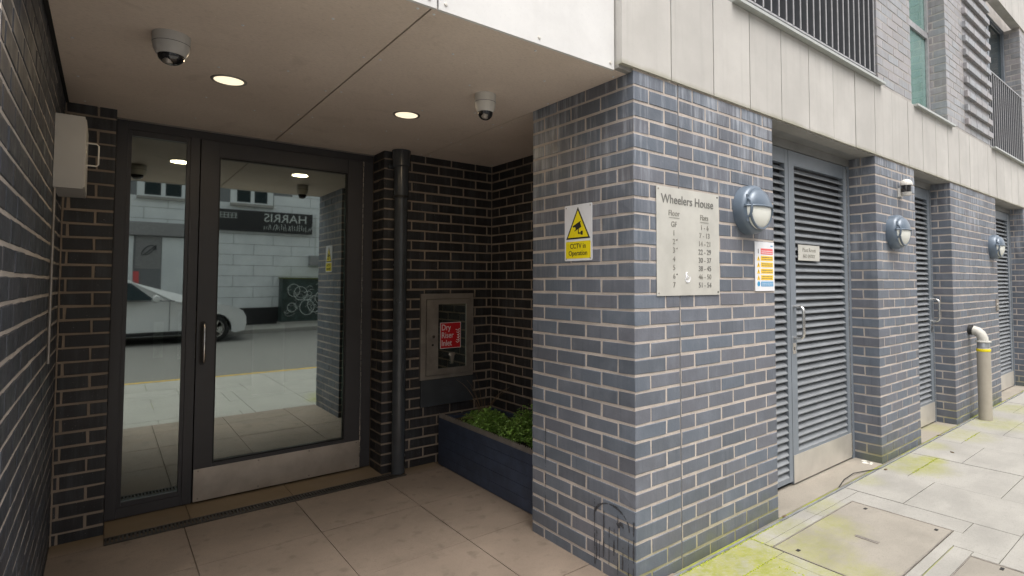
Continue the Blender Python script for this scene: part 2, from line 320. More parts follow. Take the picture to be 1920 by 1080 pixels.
# ---------------------------------------------------------------- brickwork
Z0 = 2.305                              # height of bed joint number 0
_bc = {}
def brick_mesh(L, mat, H=.0635, D=.1025):
    v = random.randrange(6); k = (round(L, 4), mat.name, v, H, D)
    if k not in _bc:
        bm = bmesh.new(); vs = add_box(bm, -L/2, L/2, 0, D, -H/2, H/2)
        for q in vs:
            q.co.x += random.uniform(-.002, .002); q.co.z += random.uniform(-.0019, .0019)
        es = [e for e in bm.edges if all(w.co.y < .01 for w in e.verts)]
        bmesh.ops.bevel(bm, geom=es, offset=.0028, segments=1, affect='EDGES')
        _bc[k] = mesh('brick', bm, mat)
    return _bc[k]
def rowz(r): return Z0-.075*r-.0375
def bricks(parent, face, c, a0, a1, rows, mat, par=0, own0=True, shift=0, cuts=(), end0=0, proud=None, skip=None, limit=290, stuffmat=None):
    """running bond. face S looks to -Y, W to -X, E to +X. a = x for S, y for W and E"""
    rot = {'S': 0, 'W': -math.pi/2, 'E': math.pi/2}[face]; out = []
    for r in rows:
        F = (r+par) % 2 == 0
        e = a0+shift; edges = []
        p = e+(.22 if F else .1075) if not shift else e+(0 if F else .1125)
        if shift:
            while p-.225 > a0: p -= .225
        first = True; s = a0; i = 0
        while s < a1-.012:
            t = min(p-.005, a1)
            if not (i == 0 and not F and not own0):
                segs = [(s, t)]
                for q in cuts:
                    segs = [z for (u, w) in segs for z in (((u, q-.004), (q+.004, w)) if u+.012 < q < w-.012 else ((u, min(w, q-.004)) if u < q-.004 < w else (max(u, q+.004), w) if u < q+.004 < w else (u, w),))
                            ] if True else segs
                segs2 = []
                for z in segs:
                    if isinstance(z[0], tuple): segs2 += list(z)
                    else: segs2.append(z)
                for (u, w) in segs2:
                    if w-u > .012 and not (skip and skip((u+w)/2, rowz(r))): out.append((r, u, w))
            s = p+.005; p += .225; i += 1
    for k, (r, u, w) in enumerate(out):
        L = w-u; m = (u+w)/2; d = random.uniform(-.0012, .0012)+(-(proud(r)) if proud else 0)
        me = brick_mesh(round(L, 3), mat)
        loc = {'S': (m, c+d, rowz(r)), 'W': (c+d, m, rowz(r)), 'E': (c-d, m, rowz(r))}[face]
        o = inst('brick', me, parent, loc, (0, 0, rot)); 
    return len(out)
ALL = range(-1, 31)
def core(parent, x0, x1, y0, y1, z0, z1, mat, name='mortar'): return box(name, x0, x1, y0, y1, z0, z1, mat, parent)
g = .0022
# corner pier
pier = thing('brick_pier', 'blue-grey brick pier at the entrance corner carrying the flat number plaque and camera warning sign', 'brick pier')
core(pier, g, 1.23-g, g, .7775-g, -.02, 2.385, M['mortar'])
n = bricks(pier, 'W', 0, 0, .7775, ALL, M['brick'], par=0, own0=False)
n2 = bricks(pier, 'S', 0, 0, 1.23, ALL, M['brick'], par=1, own0=False, cuts=(.3275,))
box('movement_joint', .3237, .3313, .0012, .05, 0, 2.38, M['mastic'], pier)
print('pier', n, n2)
# sprayed tag on the left face of the pier, near the ground
def ribbon_on_x0(pts, w, parent, mat, name='sprayed_tag'):
    bm = bmesh.new()
    fine = []
    for a, b_ in zip(pts, pts[1:]):
        n_ = max(1, int(math.hypot(a[0]-b_[0], a[1]-b_[1])/.007)); fine += [(a[0]+(b_[0]-a[0])*i/n_, a[1]+(b_[1]-a[1])*i/n_) for i in range(n_)]
    fine.append(pts[-1]); ph = random.uniform(0, 6)
    for i, (a, b_) in enumerate(zip(fine, fine[1:])):
        q = .75+.45*math.sin(i*.37+ph)+random.uniform(-.3, .3)
        if q > .38: add_tube(bm, [(-.002, a[0]+random.uniform(-.0012, .0012), a[1]), (-.002, b_[0], b_[1])], w*q, 6)
    for v in bm.verts: v.co.x = -.0022+v.co.x*.02
    return obj(name, bm, mat, parent)
tp = [(.125+.115*math.cos(R(a)), .25+.085*math.sin(R(a))) for a in range(15, 185, 12)]
tagm = ribbon_on_x0([(y+.03, z) for y, z in tp], .0055, pier, M['graffiti_dark'])
for k in range(9):
    y = .02+k*.03+random.uniform(-.008, .008); zt = random.uniform(.16, .24) if k % 3 else .3; ribbon_on_x0([(y, zt), (y+.004, random.uniform(.02, .09))], .0028 if k % 2 else .0045, pier, M['graffiti_dark'])
ribbon_on_x0([(.27, .33), (.268, .02)], .004, pier, M['graffiti_dark'])
ribbon_on_x0([(.655, .62), (.657, .15)], .003, pier, M['graffiti_dark'])
ribbon_on_x0([(.115, .25), (.09, .27), (.07, .24)], .009, pier, M['graffiti_dark'])
# left side wall of the recess
lw = thing('side_wall', 'shaded brick side wall running into the entrance recess on the left', 'brick wall')
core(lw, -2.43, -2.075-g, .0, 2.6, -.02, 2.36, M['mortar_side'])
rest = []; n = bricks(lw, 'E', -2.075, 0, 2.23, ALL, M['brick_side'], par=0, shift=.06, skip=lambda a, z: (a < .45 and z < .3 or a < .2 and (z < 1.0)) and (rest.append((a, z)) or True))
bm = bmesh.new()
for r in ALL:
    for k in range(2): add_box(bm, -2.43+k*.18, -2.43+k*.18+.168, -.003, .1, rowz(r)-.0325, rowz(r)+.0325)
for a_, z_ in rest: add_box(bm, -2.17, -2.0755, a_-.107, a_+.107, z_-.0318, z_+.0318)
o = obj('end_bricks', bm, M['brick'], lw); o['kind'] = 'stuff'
print('left', n)
# back wall: left strip, right strip with jamb return
bw = thing('back_wall', 'shaded brick back wall of the entrance recess either side of the glass door', 'brick wall')
core(bw, -2.075, -1.855-g, 2.23+g, 2.5, -.02, 2.36, M['mortar_in']); core(bw, -.3+g, .95, 2.21+g, 2.75, -.02, 2.36, M['mortar_in'])
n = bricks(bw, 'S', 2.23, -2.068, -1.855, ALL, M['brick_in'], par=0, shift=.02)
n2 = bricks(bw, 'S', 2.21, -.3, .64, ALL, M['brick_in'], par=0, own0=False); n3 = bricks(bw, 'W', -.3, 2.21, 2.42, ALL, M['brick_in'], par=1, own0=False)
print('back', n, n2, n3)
nw = thing('planter_wall', 'shaded brick wall behind the planter on the right of the recess', 'brick wall')
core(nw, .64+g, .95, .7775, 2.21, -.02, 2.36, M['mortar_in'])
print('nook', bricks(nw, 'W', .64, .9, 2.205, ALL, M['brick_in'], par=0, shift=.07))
# pillars along the street
def pillar(label, x0, x1, grp='brick pillars between the louvred doors', par=0):
    p = thing('brick_pillar', label, 'brick pillar', group=grp)
    core(p, x0+g, x1-g, g, .5, -.02, 2.385, M['mortar'])
    a = bricks(p, 'S', 0, x0, x1, ALL, M['brick'], par=1+par, own0=False); b_ = bricks(p, 'W', x0, 0, .24, ALL, M['brick'], par=par, own0=False)
    print(label, a, b_)
pillar('narrow brick pillar with the small motion sensor and middle bulkhead lamp', 2.76, 3.605)
pillar('wide brick pillar behind the beige vent pipe, farthest bulkhead lamp on it', 4.584, 6.25, par=1)
pillar('last brick pillar at the right edge beyond the third louvred door', 7.66, 9.35)

# ---------------------------------------------------------------- building mass, lobby, soffit, fascias
def struct(o): o['kind'] = 'structure'; return o
bl = thing('apartment_building', 'upper storeys of the flats above the entrance, grey brick with concrete bands', 'building')
box('upper_wall_core', -9, 14, .36, 7, 2.45, 9, M['mortar_up'], bl)
box('ground_wall_core', .95, 14, .36, 7, -.02, 2.449, M['lobby'], bl)
box('side_wall_core', -9, -2.44, .05, 7, -.02, 2.449, M['brick_in'], bl)
# lobby
lb = thing('lobby', 'unlit lobby behind the glass entrance door', 'room')
box('lobby_floor', -2.07, .94, 2.5, 6.9, -.02, .004, M['lobby'], lb); box('lobby_wall', -2.43, .94, 6.6, 6.95, .005, 2.44, M['lobby'], lb)
box('lobby_side_wall', -2.43, -2.08, 2.61, 6.59, .005, 2.44, M['lobby'], lb); box('lobby_side_wall', .7, .94, 2.76, 6.59, .005, 2.44, M['lobby'], lb)
box('lobby_ceiling', -2.07, .69, 2.52, 6.59, 2.37, 2.44, M['lobby'], lb)
for i, (x, z0, z1, w) in enumerate([(-1.62, .92, 1.14, .05), (-1.44, .9, 1.2, .16), (-1.0, .62, 1.1, .2)]):
    nb = box('paper_notice', x-w/2, x+w/2, 2.466, 2.468, z0, z1, M['paper'])
    tag(nb, ['narrow pale notice stuck inside the side pane, left one', 'wider pale notice stuck inside the side pane', 'tall pale notice stuck inside the door pane by the handle'][i], 'notice', 'notices behind the glass')

sf = thing('soffit', 'beige boarded soffit over the entrance recess with dark open joints', 'soffit', (0, 0, 2.363))
box('backing', -2.075, .95, .1, 2.5, .03, .08, M['dark_gap'], sf)
for (x0, x1) in ((-2.06, -1.004), (-.996, -.004), (.002, .64)):
    if x0 > 0: box('panel', x0, x1, .7775, 2.5, 0, .012, M['soffit'], sf)
    else: box('panel', x0, x1, .045, 2.5, 0, .012, M['soffit'], sf)
box('shadow_gap', -2.075, -2.062, .045, 2.5, .001, .02, M['dark_gap'], sf)
bm = bmesh.new(); add_lathe(bm, [(0, -.003), (.0045, -.0025), (.006, 0)], 8); scm = mesh('screw', bm, M['signwhite'])
for xs in (-2.0, -1.5, -1.035, -.965, -.5, -.035, .035, .6):
    for ys in (.09, .62, 1.15, 1.68, 2.14):
        if xs > 0 and ys < .8: continue
        inst('screw', scm, sf, (xs+random.uniform(-.01, .01), ys+random.uniform(-.02, .02), -.0002))
for xs in (-1.25, -.75, -.25):
    for ys in (.35, 1.0, 1.75): inst('screw', scm, sf, (xs, ys, -.0002))

wf = thing('white_fascia', 'bright white fascia boards above the entrance opening', 'fascia')
for (x0, x1) in ((-6.9, -5.004), (-4.996, -3.004), (-2.996, -.99), (-.982, -.095)):
    box('panel', x0, x1, .03, .044, 2.358, 3.6, M['white_panel'], wf)
box('backing', -6.9, -.1, .047, .3, 2.38, 3.6, M['dark_gap'], wf)
bm = bmesh.new(); add_lathe(bm, [(0, .004), (.006, .003), (.008, 0)], 8, Matrix.Rotation(R(90), 4, 'X')); scw = mesh('screw', bm, M['white_plastic'])
for xs in (-1.02, -.955, -.53, -.12):
    for zs in (2.385, 2.8, 3.2): inst('screw', scw, wf, (xs, .0295, zs))

cf = thing('concrete_fascia', 'band of tall pale concrete panels above the pier and louvred doors', 'concrete band')
for k in range(0, 30):
    x0 = -.09+.355*k if k else -.09
    bm = bmesh.new(); add_box(bm, x0+.004, x0+.351, -.010+random.uniform(-.0015, .0015), .09, 2.383, 2.952)
    obj('panel', bm, M['concrete'], cf, bevel=.003)
box('backing', -.088, 10.55, .095, .35, 2.39, 2.95, M['dark_gap'], cf)
box('underside_flashing', 1.24, 10.5, .003, .1, 2.374, 2.3825, M['conc_edge'], cf)
box('corner_ledge', -.088, .005, .012, .09, 2.366, 2.382, M['conc_edge'], cf)

# upper brickwork, part by part
def upper(label, x0, x1, z0, z1, ret=None, proud=None, mat='brick_up', par=0, shift=0):
    p = thing('upper_brick_panel', label, 'brick wall')
    core(p, x0+g, x1-g, g, .36, z0, z1, M['mortar_up'])
    rr = [r for r in range(-60, 0) if rowz(r)-.04 > z0-.03 and rowz(r)+.03 < z1]
    n = bricks(p, 'S', 0, x0, x1, rr, M[mat], par=1+par, own0=not ret, shift=shift, proud=proud)
    if ret: n += bricks(p, 'W', x0, 0, ret, rr, M[mat], par=par, own0=False)
    print(label, n, z0, z1); return p
upper('sheen-paled grey brickwork between the first railing and the narrow green window', 2.86, 3.6, 2.955, 4.75)
upper('sheen-paled grey brickwork right of the narrow green window', 4.576, 5.15, 2.955, 5.0, ret=.17)
upper('brickwork of alternate projecting courses beside the second railing', 5.15, 6.12, 2.955, 5.0, proud=lambda r: .032 if r % 2 else 0, shift=.09)
upper('brickwork at the right edge beyond the second railing', 7.8, 8.9, 2.955, 4.9, ret=.17, par=1)
cb = thing('upper_concrete_band', 'second band of pale concrete panels at the top right corner', 'concrete band')
for k in range(0, 24):
    x0 = 2.03+.355*k
    z0 = 4.9 if x0 > 6.05 else 5.02
    box('panel', x0+.004, x0+.351, -.012, .09, z0, z0+.57, M['concrete'], cb, bevel=.003)

# windows upstairs
w1 = thing('narrow_window', 'narrow green-tinted window above the concrete band', 'window')
box('pane', 3.61, 4.572, .165, .17, 2.96, 4.95, M['green_glass'], w1)
box('transom', 3.61, 4.572, .145, .164, 3.86, 3.92, M['rail_edge'], w1); box('frame', 4.53, 4.573, .14, .163, 2.97, 3.859, M['rail_edge'], w1); box('frame', 4.53, 4.573, .14, .163, 3.921, 4.95, M['rail_edge'], w1)
sl = box('sill', 3.61, 4.67, -.045, .14, 2.938, 2.957, M['wood_grey'], w1, bevel=.003); 
def railing(label, x0, x1, z0, z1, sp, xs, sill=True):
    r = thing('balcony_railing', label, 'railing', group='flat bar railings of the first floor')
    bm = bmesh.new(); add_box(bm, -.004, .004, -.024, .028, z0+.013, z1-.001); add_box(bm, -.0052, .0052, -.0295, -.0242, z0+.013, z1-.001); me = mesh('baluster', bm, M['rail']); me.materials.append(M['rail_edge'])
    for f_ in me.polygons:
        if f_.center.y < -.024: f_.material_index = 1  # paler front edge: the light on it is put into the colour
    x = xs
    while x < x1-.005:
        inst('baluster', me, r, (x, .028, 0)); x += sp
    box('bottom_rail', x0, x1, .002, .054, z0, z0+.012, M['rail_edge'], r); box('top_rail', x0, x1, -.002, .058, z1, z1+.012, M['rail_edge'], r)
    return r
def opening(label, x0, x1, zt):
    w = thing('balcony_window', label, 'window')
    box('pane', x0+.06, x1-.06, .2, .204, 3.02, zt-.05, M['win_glass'], w)
    for a, c_ in ((x0, x0+.06), ((x0+x1)/2-.04, (x0+x1)/2+.04), (x1-.06, x1)): box('frame', a, c_, .17, .199, 2.96, zt, M['grey_paint'], w)
    box('frame', x0+.061, x1-.061, .172, .198, zt-.05, zt, M['grey_paint'], w)
    box('sill', x0-.02, x1+.04, -.05, .16, 2.954, 2.972, M['wood_grey'], w, bevel=.003)
    box('dark_upstand', x0, x1-.03, .03, .16, 2.973, 3.03, M['rail'], w)
    return w
opening('wide window behind the first railing above the entrance corner', .82, 2.84, 4.9)
railing('dark flat bar railing above the plaque, nearest the camera', .86, 2.82, 3.03, 4.0, .0915, .878)
w2 = opening('tall window with a white curtain behind the second railing', 6.14, 7.79, 4.9)
railing('dark flat bar railing at the top right edge', 6.14, 7.78, 2.985, 3.9, .1, 6.17)
bm = bmesh.new()
pts = [(6.22+i*.03, .215+.02*math.sin(i*1.9)) for i in range(13)]
for a, c_ in zip(pts, pts[1:]):
    vs = [bm.verts.new((a[0], a[1], 3.0)), bm.verts.new((c_[0], c_[1], 3.0)), bm.verts.new((c_[0], c_[1], 4.85)), bm.verts.new((a[0], a[1], 4.85))]; bm.faces.new(vs)
for v in bm.verts: v.co.y -= .05
cu = obj('curtain', bm, M['curtain']); tag(cu, 'white curtain hanging at the left of the tall upper window', 'curtain')

# ---------------------------------------------------------------- glazed entrance screen and door
en = thing('entrance_screen', 'dark grey framed glazed side screen holding the entrance door', 'door frame', (0, 2.42, 0))
fm = M['frame']
def fr(x0, x1, z0, z1, y0=-.0, y1=.06, nm='frame', p=en, mat=fm, bv=.003): return box(nm, x0, x1, y0, y1, z0, z1, mat, p, bv)
fr(-1.852, -1.80, .005, 2.362); fr(-1.799, -.305, 2.305, 2.362, .002, .062); fr(-1.482, -1.432, .005, 2.304); fr(-.378, -.305, .005, 2.304)
fr(-1.799, -1.483, .005, .065, .002); 
fr(-1.799, -1.78, .066, 2.304, .008, .05); fr(-1.502, -1.483, .066, 2.304, .008, .05); fr(-1.779, -1.503, .066, .092, .01, .05); fr(-1.779, -1.503, 2.27, 2.304, .01, .05)
fr(-1.86, -.3, 2.355, 2.3625, -.012, -.002, 'head_trim', mat=M['steel_dark'], bv=0)
box('side_pane', -1.779, -1.503, .028, .036, .093, 2.269, M['glass'], en)
dr = thing('entrance_door', 'dark framed glass entrance door with steel kick plate and upright pull handle', 'door', (0, 2.405, 0))
def dfr(x0, x1, z0, z1, y0=0, y1=.055): return box('stile', x0, x1, y0, y1, z0, z1, fm, dr, .003)
dfr(-1.427, -1.327, .012, 2.30); dfr(-.498, -.392, .012, 2.30)
box('top_rail', -1.326, -.499, .001, .054, 2.2, 2.30, fm, dr, .003); box('bottom_rail', -1.326, -.499, .001, .054, .012, .235, fm, dr, .003)
for a in ((-1.326, -1.318, .236, 2.199), (-.507, -.499, .236, 2.199)): box('gasket', a[0], a[1], .006, .05, a[2], a[3], M['frame_edge'], dr)
box('gasket', -1.317, -.508, .006, .05, .236, .244, M['frame_edge'], dr); box('gasket', -1.317, -.508, .006, .05, 2.191, 2.199, M['frame_edge'], dr)
box('pane', -1.317, -.508, .022, .032, .245, 2.19, M['glass'], dr)
kp = box('kick_plate', -1.425, -.385, -.004, -.0005, .014, .213, M['steel'], dr, .0008)
bm = bmesh.new(); add_lathe(bm, [(0, .0015), (.004, .001), (.005, 0)], 8, Matrix.Rotation(R(90), 4, 'X')); ks = mesh('screw', bm, M['steel_dark'])
for xs in (-1.40, -1.06, -.74, -.41):
    for zs in (.03, .2): inst('screw', ks, kp, (xs, -.0042, zs))
bm = bmesh.new()
add_prism(bm, [(-1.395+.014*math.cos(a), 0) for a in ()] or [(0, 0)]*0 or [(-1.409, .87), (-1.409, 1.13), (-1.405, 1.137), (-1.385, 1.137), (-1.381, 1.13), (-1.381, .87), (-1.385, .863), (-1.405, .863)], -.004, -.0005, 'y')
hp = obj('handle_plate', bm, M['black'], dr)
bm = bmesh.new(); add_tube(bm, [(-1.39, 0, .885), (-1.39, -.035, .885), (-1.39, -.046, .9), (-1.39, -.046, 1.10), (-1.39, -.035, 1.115), (-1.39, 0, 1.115)], .0095, 12); obj('handle', bm, M['chrome'], dr, True)
bm = bmesh.new()
for k in range(56): add_box(bm, -.3905, -.3815 if k % 2 else -.384, -.006, .004, .09+k*.0395, .09+k*.0395+.034)
h = obj('hinge', bm, M['chrome'], dr, bevel=.001)

# drain channel
dc = thing('drain_channel', 'slotted black drain channel across the foot of the entrance door', 'drain')
for y in (2.058, 2.142): box('channel_rail', -1.852, -.17, y, y+.012, -.03, .0045, M['grate'], dc)
bm = bmesh.new(); add_box(bm, -.0045, .0045, 2.0705, 2.1415, -.006, .0035); me = mesh('grate_bar', bm, M['grate'])
for k in range(92): inst('grate_bar', me, dc, (-1.845+k*.0182, 0, 0))
box('channel_bed', -1.852, -.17, 2.0705, 2.1415, -.045, -.03, M['black'], dc)

# ---------------------------------------------------------------- things in the recess
def lathe_obj(name, prof, mat, parent, loc=(0, 0, 0), rot=None, seg=28):
    bm = bmesh.new(); add_lathe(bm, prof, seg); return obj(name, bm, mat, parent, True, loc=loc, rot=rot)
dp = thing('downpipe', 'dark grey rainwater downpipe standing beside the entrance door', 'downpipe', (-.200, 2.135, 0))
lathe_obj('pipe', [(0, .005), (.049, .005), (.049, 2.30)], M['pipe'], dp)
lathe_obj('socket', [(.049, 2.0), (.054, 2.0), (.055, 2.01), (.055, 2.235), (.066, 2.245), (.068, 2.36), (0, 2.361)], M['pipe'], dp)
lathe_obj('ring', [(.0493, 1.065), (.0515, 1.07), (.0515, 1.10), (.0493, 1.105)], M['pipe'], dp); lathe_obj('ring', [(.0545, 2.005), (.057, 2.007), (.057, 2.024), (.0545, 2.026)], M['frame_edge'], dp)
bm = bmesh.new(); add_box(bm, -.075, .075, .055, .085, 2.23, 2.26); obj('bracket', bm, M['pipe'], dp)

rs = thing('dry_riser_cabinet', 'steel dry riser inlet cabinet with glass front and red sticker, set in the back wall', 'cabinet', (0, 2.2, 0))
st = M['steel_dark']
def rb(nm, x0, x1, z0, z1, y0, y1, m=st, bv=.002, p=rs): return box(nm, x0, x1, y0, y1, z0, z1, m, p, bv)
rb('frame', -.006, .036, .636, 1.296, -.012, .008); rb('frame', .424, .455, .636, 1.296, -.012, .008); rb('frame', .0365, .4235, 1.255, 1.296, -.0115, .008); rb('frame', .0365, .4235, .636, .662, -.0115, .008)
d = rb('door', .041, .139, .666, 1.251, -.017, -.002); rb('door', .388, .42, .666, 1.251, -.017, -.002); rb('door', .1395, .3875, 1.213, 1.251, -.0165, -.002); rb('door', .1395, .3875, .666, .712, -.0165, -.002)
rb('cabinet_back', .1395, .3875, .712, 1.213, .006, .009, M['black'], 0)
gp = rb('pane', .1395, .3875, .7125, 1.2125, -.009, -.006, M['glass'], 0)
bm = bmesh.new(); add_lathe(bm, [(0, .03), (.03, .028), (.034, .015), (.026, 0), (.02, -.06)], 18, Matrix.Translation((.265, -.002, .8)) @ Matrix.Scale(.35, 4, (0, 1, 0))); obj('inlet', bm, M['steel'], rs, True)
bm = bmesh.new(); add_lathe(bm, [(0, .006), (.011, .006), (.014, .002), (.014, 0)], 16, Matrix.Translation((.098, -.017, .964)) @ Matrix.Rotation(R(90), 4, 'X')); lk = obj('lock', bm, M['chrome'], rs, True)
bm = bmesh.new(); add_lathe(bm, [(0, .001), (.009, .001), (.009, 0)], 14, Matrix.Translation((.092, -.0172, .9)) @ Matrix.Rotation(R(90), 4, 'X')); obj('keyhole', bm, M['black'], rs)
ss = rb('sticker', .158, .34, .865, 1.068, -.0115, -.0095, M['signwhite'], 0); rb('sticker_field', .162, .336, .869, 1.064, -.0122, -.0116, M['red'], 0, ss)
RX = (R(90), 0, 0)
for i, s in enumerate(('Dry', 'Riser', 'Inlet')): text(s, .066, M['signwhite'], ss, (.168, -.0128, 1.008-i*.061), RX, align='LEFT', sx=.78)
bm = bmesh.new()
for k in range(5): add_tube(bm, [(.300+.008*math.sin(k), -.0128, .93+.02*k), (.316, -.0128, .922+.02*k), (.328, -.0128, .937+.02*k)], .0035, 5)
add_tube(bm, [(.296, -.0128, .915), (.31, -.0128, .905), (.328, -.0128, .92)], .003, 5); obj('flame_symbol', bm, M['signwhite'], ss)
lp = box('blanking_plate', .0, .455, -.008, .006, .43, .632, M['pipe'], rs, .002); lp['label'] = 'plain grey blanking plate under the cabinet'

wb = thing('wall_box', 'white metal box with a wire handle high on the left side wall', 'wall box')
box('casing', -2.074, -1.972, 1.565, 1.93, 1.81, 2.142, M['cab_white'], wb, .004)
box('door', -1.9715, -1.967, 1.575, 1.92, 1.82, 2.132, M['cab_white'], wb, .001)
bm = bmesh.new(); add_tube(bm, [(-1.967, 1.66, 1.935), (-1.93, 1.66, 1.935), (-1.922, 1.66, 1.943), (-1.922, 1.66, 2.032), (-1.93, 1.66, 2.04), (-1.967, 1.66, 2.04)], .0032, 8); obj('handle', bm, M['white_plastic'], wb, True)
bm = bmesh.new(); add_tube(bm, [(-2.066, 1.53, 1.80), (-2.066, 1.53, 1.03)], .0055, 8); cd = obj('conduit', bm, M['steel_dark'], None, True); tag(cd, 'thin pale conduit running down the left side wall below the white box', 'conduit')

def camera_dome(label, x, y, r, h, mat, tilt):
    t = thing('security_camera', label, 'security camera', (x, y, 2.363), group='dome cameras on the soffit')
    lathe_obj('housing', [(r, 0), (r*1.0, -.012), (r*1.0, -h*.30), (r*.99, -h*.31), (r*.97, -h*.33), (r*.94, -h*.5), (r*.80, -h*.66), (r*.70, -h*.7), (0, -h*.7)], mat, t)
    lathe_obj('seam', [(r*1.003, -h*.315), (r*1.008, -h*.322), (r*1.003, -h*.33)], M['black'], t)
    lathe_obj('dome', [(r*.71, -h*.69)]+[(r*.71*math.cos(R(a)), -h*.7-h*.3*math.sin(R(a))) for a in range(10, 91, 10)], M['black_glass'], t)
    bm = bmesh.new(); add_lathe(bm, [(0, .0), (.018, 0), (.02, -.02), (.012, -.028)], 14, Matrix.Translation((-.01, -.02, -h*.78)) @ Matrix.Rotation(R(35), 4, 'X')); obj('lens', bm, M['steel_dark'], t, True)
    return t
camera_dome('large grey-white dome camera on the soffit at the upper left', -1.702, .9, .064, .118, M['cab_white'], 0)
camera_dome('small cream dome camera on the soffit nearer the pier', -.368, .70, .055, .135, M['white_plastic'], 0)
def downlight(label, x, y):
    t = thing('downlight', label, 'downlight', (x, y, 2.363), group='round recessed downlights')
    lathe_obj('trim', [(.0632, -.001), (.066, -.004), (.076, -.003), (.078, 0)], M['steel_dark'], t); lathe_obj('diffuser', [(0, -.0025), (.0635, -.002)], M['lit'], t)
    l = bpy.data.lights.new('lamp', 'AREA'); l.shape = 'DISK'; l.size = .13; l.energy = 1.0; l.color = (1, .78, .5); lo = bpy.data.objects.new('lamp', l); link(lo, t); lo.location = (0, 0, -.012)
downlight('warm lit downlight left of the long soffit joint', -1.442, 1.312); downlight('warm lit downlight right of the long soffit joint', -.541, 1.287)

# planter with plants
pl = thing('planter', 'long navy timber planter box in the right corner of the recess', 'planter', (0, 0, 0))
for k in range(5):
    z0 = .006+k*.0715
    box('board', .12, .142, .80, 2.13, z0, z0+.0695, M['navy'], pl, .002)
box('end_board', .143, .62, 2.108, 2.13, .006, .36, M['navy'], pl); box('end_board', .143, .62, .80, .822, .006, .36, M['navy'], pl)
box('back_board', .598, .62, .823, 2.107, .006, .36, M['navy'], pl); box('soil', .143, .597, .823, 2.107, .2, .33, M['soil'], pl)
bm = bmesh.new()
for k in range(130): 
    y = .81+k*.0101; add_box(bm, .118, .122, y, y+.0045, .355, .388+random.uniform(-.004, .004))
    if k % 2: add_box(bm, .140, .143, y, y+.004, .355, .384)
add_box(bm, .122, .140, .8, 2.13, .3635, .3665); e = obj('spiked_edging', bm, M['steel_dark'], pl); e['kind'] = 'stuff'
def leafy(label, x, y, n, sp, h, mat):
    bm = bmesh.new()
    for k in range(n):
        a = random.uniform(0, 6.28); rr = sp*math.sqrt(random.random()); px, py = rr*math.cos(a), rr*math.sin(a)*1.4; pz = h*(1-(rr/sp)**2*.6)*random.uniform(.25, 1.05)
        L = random.uniform(.011, .028); w = L*random.uniform(.3, .5)
        Mx = Matrix.Translation((px, py, pz)) @ Matrix.Rotation(random.uniform(0, 6.28), 4, 'Z') @ Matrix.Rotation(random.uniform(-.7, .9), 4, 'X') @ Matrix.Rotation(random.uniform(-.4, .4), 4, 'Y')
        v = [bm.verts.new(Mx @ Vector(q)) for q in ((0, 0, 0), (w, L*.5, .004), (w*.5, L*.85, .003), (0, L*1.15, -.003), (-w*.5, L*.85, .003), (-w, L*.5, .004))]
        bm.faces.new(v[:4]); bm.faces.new([v[0], v[3], v[4], v[5]])
    t = thing('leafy_plant', label, 'plant', (x, y, .33), group='green plants in the planter')
    o = obj('leaves', bm, mat, t)
    bm = bmesh.new()
    for k in range(14):
        a = random.uniform(0, 6.28); rr = sp*.7*random.random(); add_tube(bm, [(0, 0, -.01), (rr*.5*math.cos(a), rr*.5*math.sin(a), h*.4), (rr*math.cos(a), rr*math.sin(a), h*.8)], .0015, 4)
    obj('stem', bm, mat, t)
leafy('bushy green plant in the planter nearest the pier', .33, 1.0, 1200, .14, .17, M['leaf'])
leafy('bushy green plant in the middle front of the planter', .30, 1.28, 1200, .14, .15, M['leaf'])
leafy('spreading green plant at the front edge of the planter', .25, 1.6, 1100, .12, .16, M['leaf'])
leafy('tall leafy sprig rising behind the front planter edge', .4, 1.35, 500, .11, .21, M['leaf'])
leafy('low green plant beside the dry stems in the planter', .33, 1.8, 800, .15, .10, M['leaf'])
leafy('small green plant at the wall side of the planter', .47, 1.2, 600, .1, .14, M['leaf'])
dpn = thing('dry_plant', 'thin dead stems arching out of the far end of the planter', 'plant', (.3, 1.78, .33))
for k in range(16):
    a = random.uniform(0, 6.28); L = random.uniform(.18, .48); c_ = random.uniform(.2, .75); bm = bmesh.new()
    P = [(L*c_*math.cos(a)*(t_/6)**1.5, L*c_*math.sin(a)*(t_/6)**1.5*.8, L*(t_/6)-(L*c_*.45)*(t_/6)**3) for t_ in range(7)]
    add_tube(bm, P, [.0032-.0004*i for i in range(7)], 5); obj('stem', bm, M['deadleaf'], dpn)
for k in range(5):
    bm = bmesh.new(); a = random.uniform(2.2, 4.6)
    P = [Vector((.2*math.cos(a)*s_, .2*math.sin(a)*s_, .10*s_*(1.6-s_)+.02)) for s_ in (0, .3, .6, .85, 1.1)]
    A = [bm.verts.new(p+Vector((.005, .005, 0))) for p in P]; B = [bm.verts.new(p-Vector((.005, .005, 0))) for p in P]
    for i in range(4): bm.faces.new((A[i], A[i+1], B[i+1], B[i]))
    obj('dry_leaf', bm, M['deadleaf'], dpn)

